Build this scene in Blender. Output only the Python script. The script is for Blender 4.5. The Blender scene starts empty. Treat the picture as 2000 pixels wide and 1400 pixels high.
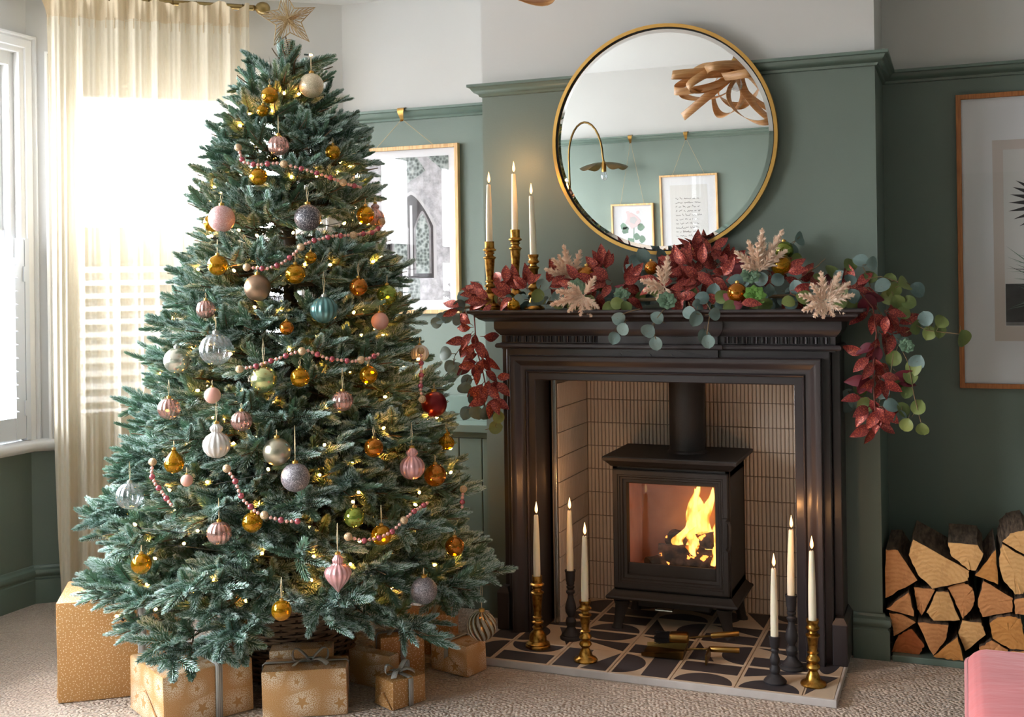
import bpy, bmesh, math, random
from math import sin, cos, pi, radians, sqrt, atan2
from mathutils import Vector, Matrix

random.seed(11)
SC = bpy.context.scene
COL = SC.collection

# ------------------------------------------------------------------ camera
CAM = Vector((0.952, -3.886, 1.258))
FPX, YAW, PITCH, ROLL, PPY = 2191.65, 0.37986, 0.0021, -0.0142, 546.67
_f = Vector((-sin(YAW), cos(YAW), 0)); _r = Vector((cos(YAW), sin(YAW), 0)); _u = Vector((0, 0, 1))
FW = _f * cos(PITCH) + _u * sin(PITCH); _u2 = _u * cos(PITCH) - _f * sin(PITCH)
RT = _r * cos(ROLL) + _u2 * sin(ROLL); UP = _u2 * cos(ROLL) - _r * sin(ROLL)
cd = bpy.data.cameras.new('camera'); cam = bpy.data.objects.new('camera', cd); COL.objects.link(cam)
m3 = Matrix((RT, UP, -FW)).transposed()
cam.matrix_world = Matrix.Translation(CAM) @ m3.to_4x4()
cd.sensor_width = 36; cd.lens = FPX / 2000 * 36; cd.shift_y = (PPY - 700) / 2000
cd.clip_start = 0.02
SC.camera = cam
# ------------------------------------------------------------------ light
SKY = 64.0
world = bpy.data.worlds.new('overcast_sky'); SC.world = world; world.use_nodes = True
bg = world.node_tree.nodes['Background']
bg.inputs[0].default_value = (0.94, 0.97, 1.0, 1)
# overcast sky: brightness rises from horizon to zenith (1 + 2 sin e) / 3; dull ground below the horizon
_nt = world.node_tree; _tc = _nt.nodes.new('ShaderNodeTexCoord'); _sp = _nt.nodes.new('ShaderNodeSeparateXYZ')
_nt.links.new(_tc.outputs['Generated'], _sp.inputs[0])
_mr = _nt.nodes.new('ShaderNodeValToRGB'); _mr.color_ramp.elements[0].position = .47; _mr.color_ramp.elements[0].color = (.12,) * 3 + (1,)
_mr.color_ramp.elements[1].position = .53; _mr.color_ramp.elements[1].color = (.37,) * 3 + (1,)
_e = _mr.color_ramp.elements.new(1.0); _e.color = (1, 1, 1, 1)
_ma = _nt.nodes.new('ShaderNodeMath'); _ma.operation = 'MULTIPLY_ADD'; _nt.links.new(_sp.outputs[2], _ma.inputs[0]); _ma.inputs[1].default_value = .5; _ma.inputs[2].default_value = .5
_nt.links.new(_ma.outputs[0], _mr.inputs[0])
_mu = _nt.nodes.new('ShaderNodeMath'); _mu.operation = 'MULTIPLY'; _nt.links.new(_mr.outputs[0], _mu.inputs[0]); _mu.inputs[1].default_value = SKY
_nt.links.new(_mu.outputs[0], bg.inputs[1])
SC.view_settings.view_transform = 'Standard'; SC.view_settings.look = 'None'
SC.view_settings.exposure = 0.48; SC.view_settings.gamma = 1.0
SC.view_settings.use_curve_mapping = False
SC.cycles.sample_clamp_indirect = 4.0
SC.cycles.max_bounces = 9; SC.cycles.diffuse_bounces = 5; SC.cycles.transparent_max_bounces = 24
SC.cycles.caustics_reflective = False; SC.cycles.caustics_refractive = False

def portal(name, loc, direction, sx, sy):
    l = bpy.data.lights.new(name, 'AREA'); l.shape = 'RECTANGLE'; l.size = sx; l.size_y = sy
    l.cycles.is_portal = True
    o = bpy.data.objects.new(name, l); COL.objects.link(o); o.location = loc
    o.rotation_euler = Vector(direction).to_track_quat('-Z', 'Y').to_euler()
BA = Vector((-2.52, -0.42, 0)); BB = Vector((-1.543, 0.40, 0))
BD = (BB - BA).normalized(); BN = Vector((BD.y, -BD.x, 0))      # along the bay side, and into the room
portal('daylight_front_window', (-2.78, -1.48, 1.44), (1, 0, 0), 2.3, 1.9)
portal('daylight_far_bay_window', (-2.78, -3.36, 1.44), (1, 0, 0), 1.5, 1.9)
_c = BA + BD * 0.64 - BN * 0.22
portal('daylight_side_window', (_c.x, _c.y, 1.44), BN, 1.15, 1.9)

# ------------------------------------------------------------------ helpers
def pix(x, y):
    return FW + RT * ((x - 1000) / FPX) - UP * ((y - PPY) / FPX)
def at_y(x, y, Y):
    d = pix(x, y); return CAM + d * ((Y - CAM.y) / d.y)
def at_z(x, y, Z):
    d = pix(x, y); return CAM + d * ((Z - CAM.z) / d.z)

def s2l(c):
    return tuple((v / 12.92 if v <= .04045 else ((v + .055) / 1.055) ** 2.4) for v in (x / 255 for x in c))

class NT:
    def __init__(s, name):
        s.m = bpy.data.materials.new(name); s.m.use_nodes = True
        s.t = s.m.node_tree; s.n = s.t.nodes; s.l = s.t.links
        s.b = s.n['Principled BSDF']; s.out = s.n['Material Output']
    def new(s, typ, **kw):
        n = s.n.new(typ)
        for k, v in kw.items():
            if hasattr(n, k): setattr(n, k, v)
        return n
    def set(s, node, idx, v):
        sock = node.inputs[idx]
        if isinstance(v, bpy.types.NodeSocket): s.l.new(v, sock)
        else:
            if sock.type == 'RGBA' and len(v) == 3: v = (*v, 1)
            sock.default_value = v
    def math(s, op, a, b=None, c=None, clamp=False):
        n = s.n.new('ShaderNodeMath'); n.operation = op; n.use_clamp = clamp
        s.set(n, 0, a)
        if b is not None: s.set(n, 1, b)
        if c is not None: s.set(n, 2, c)
        return n.outputs[0]
    def coord(s, which='Object', scale=None):
        n = s.n.new('ShaderNodeTexCoord'); o = n.outputs[which]
        if scale is not None:
            mp = s.n.new('ShaderNodeMapping'); s.l.new(o, mp.inputs[0])
            mp.inputs['Scale'].default_value = scale if hasattr(scale, '__len__') else (scale,) * 3
            o = mp.outputs[0]
        return o
    def noise(s, vec, scale, detail=4, rough=.5):
        n = s.n.new('ShaderNodeTexNoise'); s.l.new(vec, n.inputs['Vector'])
        n.inputs['Scale'].default_value = scale; n.inputs['Detail'].default_value = detail
        n.inputs['Roughness'].default_value = rough
        return n.outputs[0]
    def vor(s, vec, scale, dims='3D', out='Distance', rnd=1.0):
        n = s.n.new('ShaderNodeTexVoronoi'); n.voronoi_dimensions = dims; s.l.new(vec, n.inputs['Vector'])
        n.inputs['Scale'].default_value = scale; n.inputs['Randomness'].default_value = rnd
        return n.outputs[out]
    def ramp(s, fac, stops):
        n = s.n.new('ShaderNodeValToRGB'); s.l.new(fac, n.inputs[0]); e = n.color_ramp.elements
        while len(e) < len(stops): e.new(.5)
        for el, (p, c) in zip(e, stops):
            el.position = p; el.color = (*c, 1) if len(c) == 3 else c
        return n.outputs[0]
    def mix(s, fac, a, b):
        n = s.n.new('ShaderNodeMix'); n.data_type = 'RGBA'
        s.set(n, 0, fac); s.set(n, 6, a); s.set(n, 7, b)
        return n.outputs[2]
    def bump(s, h, strength=.3, dist=.01):
        n = s.n.new('ShaderNodeBump'); n.inputs['Strength'].default_value = strength
        n.inputs['Distance'].default_value = dist; s.l.new(h, n.inputs['Height'])
        s.l.new(n.outputs[0], s.b.inputs['Normal']); return n.outputs[0]
    def base(s, v): s.set(s.b, 'Base Color', v)
    def p(s, **kw):
        for k, v in kw.items(): s.set(s.b, k.replace('_', ' ').title().replace('Ior', 'IOR'), v)
    def surf(s, o): s.l.new(o, s.out.inputs[0])

MATS = {}
def simple(name, rgb, rough=.6, metal=0., var=0., vscale=8., bump=0., bscale=40., coat=0., spec=None, sheen=0.):
    t = NT(name); c = s2l(rgb)
    v = t.coord('Object')
    if var:
        n = t.noise(v, vscale, 5)
        t.base(t.ramp(n, [(.3, tuple(x * (1 - var) for x in c)), (.7, tuple(min(1, x * (1 + var)) for x in c))]))
    else: t.base(c)
    t.p(roughness=rough, metallic=metal)
    if coat: t.b.inputs['Coat Weight'].default_value = coat; t.b.inputs['Coat Roughness'].default_value = .08
    if spec is not None: t.b.inputs['Specular IOR Level'].default_value = spec
    if sheen: t.b.inputs['Sheen Weight'].default_value = sheen; t.b.inputs['Sheen Roughness'].default_value = .4
    if bump: t.bump(t.noise(v, bscale, 4), bump, .005)
    MATS[name] = t.m; return t

class MB:
    def __init__(s): s.V = []; s.F = []; s.M = []
    def add(s, V, F, m=0):
        o = len(s.V); s.V += [tuple(v) for v in V]
        s.F += [tuple(i + o for i in f) for f in F]; s.M += [m] * len(F); return s
    def box(s, x0, x1, y0, y1, z0, z1, m=0):
        V = [(x, y, z) for x in (x0, x1) for y in (y0, y1) for z in (z0, z1)]
        return s.add(V, [(0, 1, 3, 2), (4, 6, 7, 5), (0, 4, 5, 1), (2, 3, 7, 6), (0, 2, 6, 4), (1, 5, 7, 3)], m)
    def bbox(s, x0, x1, y0, y1, z0, z1, bev=.004, seg=2, m=0, M=None):
        bm = bmesh.new(); bmesh.ops.create_cube(bm, size=1)
        for v in bm.verts:
            v.co = ((x0 + x1) / 2 + v.co.x * (x1 - x0), (y0 + y1) / 2 + v.co.y * (y1 - y0), (z0 + z1) / 2 + v.co.z * (z1 - z0))
        bmesh.ops.bevel(bm, geom=bm.edges[:], offset=bev, segments=seg, affect='EDGES', profile=.5)
        bm.verts.index_update()
        V = [(M @ v.co if M else v.co)[:] for v in bm.verts]
        s.add(V, [[v.index for v in f.verts] for f in bm.faces], m); bm.free(); return s
    def lathe(s, prof, n=24, c=(0, 0, 0), m=0, rib=None, cap=True):
        V = []; F = []
        for (r, z) in prof:
            for k in range(n):
                a = 2 * pi * k / n; rr = r * (rib(a, z) if rib else 1)
                V.append((c[0] + rr * cos(a), c[1] + rr * sin(a), c[2] + z))
        for i in range(len(prof) - 1):
            for k in range(n):
                k2 = (k + 1) % n
                F.append((i * n + k, i * n + k2, (i + 1) * n + k2, (i + 1) * n + k))
        if cap:
            if prof[0][0] > 1e-5: F.append(tuple(range(n - 1, -1, -1)))
            if prof[-1][0] > 1e-5: F.append(tuple((len(prof) - 1) * n + k for k in range(n)))
        return s.add(V, F, m)
    def tube(s, pts, r, n=6, m=0, closed=False):
        pts = [Vector(p) for p in pts]; N = len(pts); V = []; F = []
        up = Vector((0, 0, 1)); prev = None
        for i, p in enumerate(pts):
            a = pts[(i - 1) % N] if (closed or i > 0) else p
            b = pts[(i + 1) % N] if (closed or i < N - 1) else p
            t = (b - a)
            t = t.normalized() if t.length > 1e-9 else Vector((0, 0, 1))
            if prev is None:
                x = t.cross(up)
                if x.length < 1e-3: x = t.cross(Vector((1, 0, 0)))
            else: x = prev - t * prev.dot(t)
            x.normalize(); prev = x; y = t.cross(x)
            rr = r[i] if hasattr(r, '__len__') else r
            for k in range(n):
                a_ = 2 * pi * k / n; V.append(p + x * rr * cos(a_) + y * rr * sin(a_))
        for i in range(N if closed else N - 1):
            j = (i + 1) % N
            for k in range(n):
                k2 = (k + 1) % n; F.append((i * n + k, i * n + k2, j * n + k2, j * n + k))
        if not closed:
            F.append(tuple(range(n - 1, -1, -1))); F.append(tuple((N - 1) * n + k for k in range(n)))
        return s.add(V, F, m)
    def sweep(s, path, prof, mp, m=0, closed=False):
        "mitred sweep: path in a plane (u,v), profile (out, w); mp(u,v,w)->xyz; out is to the right of travel"
        V = []; F = []; N = len(path); K = len(prof)
        def seg(a, b):
            d = Vector((b[0] - a[0], b[1] - a[1])); d.normalize(); return Vector((d.y, -d.x))
        for i in range(N):
            ns = []
            if closed or i > 0: ns.append(seg(path[i - 1], path[i]))
            if closed or i < N - 1: ns.append(seg(path[i], path[(i + 1) % N]))
            if len(ns) == 2:
                b = ns[0] + ns[1]; b = b / max(b.length_squared, 1e-6) * 2 if b.length > 1e-4 else ns[0]
            else: b = ns[0]
            for (o, w) in prof: V.append(mp(path[i][0] + b.x * o, path[i][1] + b.y * o, w))
        for i in range(N if closed else N - 1):
            j = (i + 1) % N
            for k in range(K - 1): F.append((i * K + k, j * K + k, j * K + k + 1, i * K + k + 1))
        if not closed:
            F.append(tuple(range(K))); F.append(tuple((N - 1) * K + k for k in range(K - 1, -1, -1)))
        return s.add(V, F, m)
    def prism(s, poly, y0, y1, m=0, m_side=None, jit=0):
        "polygon in XZ extruded along Y"
        n = len(poly); V = [(x, y0, z) for x, z in poly] + [(x, y1, z) for x, z in poly]
        s.add(V, [tuple(range(n))], m)
        o = len(s.V) - 2 * n
        ms = m if m_side is None else m_side
        s.F.append(tuple(o + n + k for k in range(n - 1, -1, -1))); s.M.append(ms)
        for k in range(n):
            k2 = (k + 1) % n; s.F.append((o + k2, o + k, o + n + k, o + n + k2)); s.M.append(ms)
        return s
    def mesh(s, name, mats, smooth=0, uv=False):
        me = bpy.data.meshes.new(name); me.from_pydata(s.V, [], s.F)
        for mt in (mats if isinstance(mats, (list, tuple)) else [mats]):
            me.materials.append(MATS[mt] if isinstance(mt, str) else mt)
        if any(s.M): me.polygons.foreach_set('material_index', s.M)
        bm = bmesh.new(); bm.from_mesh(me); bmesh.ops.recalc_face_normals(bm, faces=bm.faces[:]) if smooth >= 0 else None
        if uv:
            L = bm.loops.layers.uv.new('UVMap')
            for f in bm.faces:
                nn = f.normal; ax = max(range(3), key=lambda i: abs(nn[i]))
                for lp in f.loops:
                    c = lp.vert.co
                    lp[L].uv = (c.x, c.y) if ax == 2 else ((c.y + 3.3, c.z) if ax == 0 else (c.x + 1.7, c.z))
        bm.to_mesh(me); bm.free()
        if smooth > 0:
            me.shade_smooth(); me.set_sharp_from_angle(angle=radians(smooth))
        me.update(); return me

def link(name, data, parent=None, loc=None, rot=None, scale=None, mat=None):
    o = bpy.data.objects.new(name, data); COL.objects.link(o)
    if parent: o.parent = parent
    if loc is not None: o.location = loc
    if rot is not None: o.rotation_euler = rot
    if scale is not None: o.scale = scale if hasattr(scale, '__len__') else (scale,) * 3
    return o
def tag(o, label, cat, group=None):
    o['label'] = label; o['category'] = cat
    if group: o['group'] = group
    return o
def thing(name, label, cat, loc=(0, 0, 0), rz=0, group=None):
    o = link(name, None, loc=loc, rot=(0, 0, rz)); o.empty_display_size = .05
    return tag(o, label, cat, group)
def part(name, mb, mats, parent, smooth=0, uv=False, **kw):
    return link(name, mb.mesh(name, mats, smooth, uv), parent, **kw)
def struct(name, mb, mats, smooth=0, uv=False, parent=None):
    o = link(name, mb.mesh(name, mats, smooth, uv), parent)
    if parent is None: o['kind'] = 'structure'
    return o
def stuff(o): o['kind'] = 'stuff'; return o

# ------------------------------------------------------------------ materials
t = simple('wall_green', (106, 119, 110), .55, var=.06, vscale=2.5, bump=.08, bscale=160)
t = simple('wall_white', (212, 211, 208), .8, var=.02, vscale=3, bump=.05, bscale=120)
simple('ceiling_white', (232, 232, 232), .9)
simple('green_gloss', (101, 118, 109), .32, var=.04, vscale=6)
simple('white_gloss', (236, 236, 236), .35)
simple('shutter_white', (222, 226, 232), .4)
simple('surround_black', (46, 40, 42), .36, var=.08, vscale=12, bump=.06, bscale=60)
simple('stove_black', (36, 33, 33), .55, bump=.15, bscale=400)
simple('stove_gap', (6, 6, 6), .8)
simple('chrome', (200, 196, 190), .25, 1.0)
simple('grout', (150, 138, 126), .9)
simple('tile_cream', (196, 176, 152), .6, var=.08, vscale=9)
simple('tile_black', (58, 55, 60), .55, var=.18, vscale=14)
simple('hearth_edge', (190, 184, 180), .7, var=.1, vscale=14)
simple('kitkat', (222, 208, 194), .32, var=.08, vscale=7)
simple('firebrick', (190, 140, 112), .9, var=.15, vscale=12)
simple('brass', (164, 128, 70), .3, 1.0, var=.1, vscale=30)
simple('brass_dark', (108, 84, 46), .35, 1.0, var=.2, vscale=20)
simple('pole_brass', (150, 128, 84), .32, 1.0)
t = simple('gold_leaf', (190, 138, 52), .33, 1.0)
n = t.noise(t.coord('Object'), 60, 6); t.base(t.ramp(n, [(.34, s2l((104, 70, 26))), (.5, s2l((168, 126, 58))), (.68, s2l((196, 158, 84)))]))
t.bump(n, .35, .002)
t = simple('wood_matt_black', (38, 36, 40), .62)
simple('mirror_frame', (208, 164, 92), .35, 1.0)
t = NT('mirror_glass'); t.base((.93, .95, .94)); t.p(metallic=1.0, roughness=.0); MATS['mirror_glass'] = t.m
t = simple('oak', (206, 164, 110), .5)
n = t.noise(t.coord('Object', (60, 60, 4)), 3, 5); t.base(t.ramp(n, [(.3, s2l((184, 138, 84))), (.7, s2l((224, 186, 134)))]))
t = simple('oak_amber', (150, 92, 44), .45)
n = t.noise(t.coord('Object', (60, 60, 4)), 3, 5); t.base(t.ramp(n, [(.3, s2l((150, 88, 40))), (.7, s2l((186, 118, 62)))]))
simple('mat_board', (228, 228, 232), .8)
simple('paper_warm', (206, 194, 188), .8)
simple('paper_grey', (214, 212, 210), .8)
simple('ink_dark', (56, 50, 52), .8, var=.35, vscale=30)
simple('ink_mid', (134, 130, 132), .8, var=.3, vscale=24)
simple('ink_light', (190, 188, 190), .8)
simple('ink_green', (108, 132, 116), .8, var=.2, vscale=30)
simple('ink_pink', (222, 196, 198), .8)
simple('ink_brick', (186, 130, 118), .8)
simple('cord', (176, 158, 120), .7)
t = NT('pane_glass')   # thin sheet: mostly clear with a mirror-like skin
fr = t.new('ShaderNodeFresnel'); fr.inputs[0].default_value = 1.5
gl = t.new('ShaderNodeBsdfGlossy'); gl.inputs['Roughness'].default_value = .0
tr = t.new('ShaderNodeBsdfTransparent'); mx = t.new('ShaderNodeMixShader')
gg = t.new('ShaderNodeNewGeometry'); t.l.new(t.math('MULTIPLY', t.math('MULTIPLY', fr.outputs[0], 1.5, clamp=True), t.math('SUBTRACT', 1, gg.outputs['Backfacing'])), mx.inputs[0]); t.l.new(tr.outputs[0], mx.inputs[1]); t.l.new(gl.outputs[0], mx.inputs[2]); t.surf(mx.outputs[0])
MATS['pane_glass'] = t.m

t = NT('window_glass')
fr = t.new('ShaderNodeFresnel'); fr.inputs[0].default_value = 1.3
gl = t.new('ShaderNodeBsdfGlossy'); gl.inputs['Roughness'].default_value = .0
tr = t.new('ShaderNodeBsdfTransparent'); mx = t.new('ShaderNodeMixShader'); gg = t.new('ShaderNodeNewGeometry')
t.l.new(t.math('MULTIPLY', t.math('MULTIPLY', fr.outputs[0], .5), t.math('SUBTRACT', 1, gg.outputs['Backfacing'])), mx.inputs[0]); t.l.new(tr.outputs[0], mx.inputs[1]); t.l.new(gl.outputs[0], mx.inputs[2]); t.surf(mx.outputs[0])
MATS['window_glass'] = t.m
# carpet: rows of looped wool
t = NT('carpet'); v = t.coord('Object')
mp = t.new('ShaderNodeMapping'); t.l.new(v, mp.inputs[0]); mp.inputs['Rotation'].default_value = (0, 0, radians(-12)); mp.inputs['Scale'].default_value = (1, 1.35, 1)
wv = mp.outputs[0]
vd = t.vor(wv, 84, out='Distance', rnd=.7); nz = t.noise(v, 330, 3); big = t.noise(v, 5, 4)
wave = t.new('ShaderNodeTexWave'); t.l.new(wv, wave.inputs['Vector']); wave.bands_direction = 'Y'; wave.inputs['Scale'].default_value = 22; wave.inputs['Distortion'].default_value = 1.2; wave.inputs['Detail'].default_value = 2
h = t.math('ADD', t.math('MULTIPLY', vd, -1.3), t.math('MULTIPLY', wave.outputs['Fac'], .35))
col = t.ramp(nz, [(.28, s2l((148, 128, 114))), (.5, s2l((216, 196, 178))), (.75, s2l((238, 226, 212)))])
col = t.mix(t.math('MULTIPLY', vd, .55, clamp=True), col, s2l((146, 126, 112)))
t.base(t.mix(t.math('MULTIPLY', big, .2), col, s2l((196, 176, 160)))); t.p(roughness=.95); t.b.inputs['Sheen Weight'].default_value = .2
t.bump(h, 1.0, .010); MATS['carpet'] = t.m

# sheer linen
t = NT('linen_sheer'); v = t.coord('Object')
w1 = t.new('ShaderNodeTexWave'); w1.bands_direction = 'Z'; w1.inputs['Scale'].default_value = 260; w1.inputs['Distortion'].default_value = 3; w1.inputs['Detail'].default_value = 2; t.l.new(v, w1.inputs['Vector'])
nn = t.noise(t.coord('Object', (40, 40, 6)), 6, 5)
n2 = t.noise(t.coord('Object', (9, 9, 90)), 6, 4)
df = t.new('ShaderNodeBsdfDiffuse'); tl = t.new('ShaderNodeBsdfTranslucent'); tp = t.new('ShaderNodeBsdfTransparent')
lc = t.mix(nn, s2l((238, 230, 212)), s2l((226, 214, 192)))
t.l.new(lc, df.inputs[0]); t.l.new(lc, tl.inputs[0])
a = t.new('ShaderNodeMixShader'); a.inputs[0].default_value = .10; t.l.new(df.outputs[0], a.inputs[1]); t.l.new(tl.outputs[0], a.inputs[2])
b = t.new('ShaderNodeMixShader')
t.l.new(t.math('ADD', t.math('MULTIPLY', t.math('ADD', nn, n2), .028), t.math('MULTIPLY', w1.outputs['Fac'], .022)), b.inputs[0])
t.l.new(a.outputs[0], b.inputs[1]); t.l.new(tp.outputs[0], b.inputs[2]); t.surf(b.outputs[0]); MATS['linen_sheer'] = t.m
t = NT('linen_header'); v = t.coord('Object'); nn = t.noise(t.coord('Object', (60, 60, 160)), 4, 5)
t.base(t.mix(nn, s2l((232, 216, 188)), s2l((214, 194, 162)))); t.p(roughness=.9); t.bump(nn, .2, .002); MATS['linen_header'] = t.m

# fir needles
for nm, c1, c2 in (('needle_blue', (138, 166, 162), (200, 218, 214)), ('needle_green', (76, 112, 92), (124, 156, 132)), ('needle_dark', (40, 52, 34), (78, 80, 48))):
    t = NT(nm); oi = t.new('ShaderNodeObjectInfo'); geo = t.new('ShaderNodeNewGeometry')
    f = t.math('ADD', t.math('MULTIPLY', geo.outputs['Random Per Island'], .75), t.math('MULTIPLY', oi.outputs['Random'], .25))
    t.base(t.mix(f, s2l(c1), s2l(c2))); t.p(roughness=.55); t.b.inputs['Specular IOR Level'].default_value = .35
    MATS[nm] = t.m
simple('fir_stem', (92, 76, 54), .8); simple('fir_trunk', (56, 50, 40), .9)
simple('wire_green', (24, 32, 26), .6)
def emis(name, rgb, strength):
    t = NT(name); t.base((0, 0, 0)); t.b.inputs['Emission Color'].default_value = (*rgb, 1); t.b.inputs['Emission Strength'].default_value = strength
    MATS[name] = t.m; return t
emis('bulb_warm', (1, .40, .07), 95)
# candle flame: white-yellow heart, orange skin
t = NT('candle_flame'); lw = t.new('ShaderNodeLayerWeight'); lw.inputs[0].default_value = .5
col = t.ramp(lw.outputs['Facing'], [(.0, (1, .86, .52)), (.45, (1, .62, .2)), (.9, (1, .25, .03))])
em = t.new('ShaderNodeEmission'); t.l.new(col, em.inputs[0]); em.inputs[1].default_value = 2.4; t.surf(em.outputs[0]); MATS['candle_flame'] = t.m
# log fire flame
t = NT('fire_flame'); v = t.coord('Object'); lw = t.new('ShaderNodeLayerWeight'); lw.inputs[0].default_value = .4
nz = t.noise(t.coord('Object', (1, 1, .35)), 34, 3)
f = t.math('ADD', t.math('SUBTRACT', 1.0, lw.outputs['Facing']), t.math('MULTIPLY', t.math('SUBTRACT', nz, .5), 1.6), clamp=True)
col = t.ramp(f, [(.15, (1, .10, .01)), (.6, (1, .26, .02)), (1.0, (1, .62, .14))])
em = t.new('ShaderNodeEmission'); t.l.new(col, em.inputs[0]); em.inputs[1].default_value = 2.0
tp = t.new('ShaderNodeBsdfTransparent'); mx = t.new('ShaderNodeMixShader'); t.l.new(t.math('POWER', f, 2.0), mx.inputs[0]); t.l.new(tp.outputs[0], mx.inputs[1]); t.l.new(em.outputs[0], mx.inputs[2]); t.surf(mx.outputs[0]); MATS['fire_flame'] = t.m
t = NT('ember_log'); v = t.coord('Object'); nz = t.noise(v, 22, 5)
t.base(t.ramp(nz, [(.4, s2l((26, 18, 14))), (.6, s2l((110, 84, 66)))])); t.p(roughness=.95)
t.b.inputs['Emission Color'].default_value = (1, .25, .04, 1); t.set(t.b, 'Emission Strength', t.math('MULTIPLY', t.math('GREATER_THAN', nz, .63), 2.5)); MATS['ember_log'] = t.m
t = simple('candle_wax', (240, 232, 208), .45); t.b.inputs['Subsurface Weight'].default_value = .25; t.b.inputs['Subsurface Radius'].default_value = (.02, .012, .006)
simple('wick', (30, 24, 20), .9)

# baubles
def glass_tint(name, rgb, trans=.5, rough=.06):
    t = NT(name); c = s2l(rgb); t.base(c); t.p(metallic=.75, roughness=rough)
    t.b.inputs['Coat Weight'].default_value = .8
    tp = t.new('ShaderNodeBsdfTransparent'); tp.inputs[0].default_value = (*[x ** .6 for x in c], 1)
    lw = t.new('ShaderNodeLayerWeight'); lw.inputs[0].default_value = .35
    mx = t.new('ShaderNodeMixShader'); t.l.new(t.math('MULTIPLY', t.math('SUBTRACT', 1, lw.outputs['Facing']), trans), mx.inputs[0])
    t.l.new(t.b.outputs[0], mx.inputs[1]); t.l.new(tp.outputs[0], mx.inputs[2]); t.surf(mx.outputs[0]); MATS[name] = t.m
glass_tint('glass_amber', (214, 156, 8), .55); glass_tint('glass_green', (160, 176, 70), .4)
glass_tint('glass_orange', (206, 128, 20), .5)
glass_tint('glass_rose', (214, 170, 160), .35, .16); glass_tint('glass_clear', (236, 240, 244), .85, .05)
def glitter(name, rgb, hi, rough=.5, amount=.45, scale=900):
    t = NT(name); v = t.coord('Object'); c = t.vor(v, scale, out='Color'); sp = t.new('ShaderNodeSeparateColor'); t.l.new(c, sp.inputs[0])
    k = t.math('GREATER_THAN', sp.outputs[0], 1 - amount)
    t.base(t.mix(t.math('MULTIPLY', k, sp.outputs[1]), s2l(rgb), s2l(hi))); t.set(t.b, 'Metallic', t.math('MULTIPLY', k, .9)); t.p(roughness=rough)
    nm = t.new('ShaderNodeBump'); nm.inputs['Strength'].default_value = .7; nm.inputs['Distance'].default_value = .002; t.l.new(sp.outputs[2], nm.inputs['Height']); t.l.new(nm.outputs[0], t.b.inputs['Normal'])
    MATS[name] = t.m
glitter('glitter_grey', (100, 96, 102), (220, 214, 220), scale=34); glitter('glitter_charcoal', (66, 66, 74), (226, 224, 228), amount=.28, scale=26)
glitter('glitter_pink', (200, 150, 146), (246, 232, 232), scale=36, amount=.3); glitter('glitter_champagne', (186, 156, 122), (240, 220, 186))
glitter('glitter_leaf', (128, 40, 44), (240, 140, 110), .42, .34, 620); glitter('glitter_gold', (166, 138, 94), (236, 212, 164))
glitter('mesh_champagne', (206, 190, 158), (246, 236, 214), .4, .5, 30)
simple('pearl_silver', (208, 206, 190), .18, .75); simple('bronze_matt', (150, 124, 102), .34, .8, var=.15, vscale=40)
t = simple('mercury_lime', (190, 196, 140), .16, .85, var=.25, vscale=30); simple('silver_matt', (178, 172, 152), .28, .9, var=.08, vscale=30)
simple('teal_ribbed', (96, 138, 138), .2, .6, var=.12, vscale=50); simple('red_matt', (112, 22, 24), .3, .55)
simple('white_ribbed', (214, 210, 206), .3, .25); simple('pink_ribbed', (220, 168, 170), .25, .45, var=.08, vscale=60)
simple('cap_gold', (196, 156, 84), .35, 1.0); simple('cap_silver', (200, 198, 190), .3, 1.0)
simple('ribbon_cream', (214, 200, 164), .8); simple('pink_matt', (214, 160, 146), .6)
t = NT('swirl_gold'); v = t.coord('Object'); sx = t.new('ShaderNodeSeparateXYZ'); t.l.new(v, sx.inputs[0])
an = t.math('ARCTAN2', sx.outputs[1], sx.outputs[0])
sw = t.math('SINE', t.math('ADD', t.math('MULTIPLY', an, 14), t.math('MULTIPLY', sx.outputs[2], 6.5)))
k = t.math('GREATER_THAN', sw, -.35); t.base(t.mix(k, s2l((176, 140, 92)), s2l((240, 234, 216)))); t.set(t.b, 'Metallic', t.math('SUBTRACT', .95, t.math('MULTIPLY', k, .7))); t.p(roughness=.22)
t.bump(sw, .8, .10); MATS['swirl_gold'] = t.m
simple('bead_pink', (226, 172, 162), .22, .25); simple('bead_rose', (170, 88, 98), .16, .5)

# foliage of the mantel garland
def leafmat(name, a, b, rough=.5):
    t = NT(name); oi = t.new('ShaderNodeObjectInfo'); v = t.coord('Object'); nz = t.noise(v, 60, 4)
    t.base(t.mix(t.math('ADD', t.math('MULTIPLY', oi.outputs['Random'], .7), t.math('MULTIPLY', nz, .4), clamp=True), s2l(a), s2l(b))); t.p(roughness=rough)
    MATS[name] = t.m
leafmat('eucalyptus', (62, 84, 82), (136, 160, 156)); leafmat('eucalyptus_green', (70, 88, 44), (128, 140, 78)); leafmat('leaf_burgundy', (84, 26, 40), (130, 44, 58), .6)
leafmat('succulent_green', (70, 100, 80), (120, 150, 122)); leafmat('succulent_bright', (60, 104, 38), (104, 150, 66))
simple('twig', (112, 92, 64), .8); simple('twig_red', (120, 62, 52), .8); simple('moss', (66, 78, 46), .9)
t = NT('pampas'); oi = t.new('ShaderNodeObjectInfo'); g = t.new('ShaderNodeNewGeometry'); t.base(t.mix(g.outputs['Random Per Island'], s2l((240, 206, 182)), s2l((255, 240, 222)))); t.p(roughness=.9); MATS['pampas'] = t.m

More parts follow.
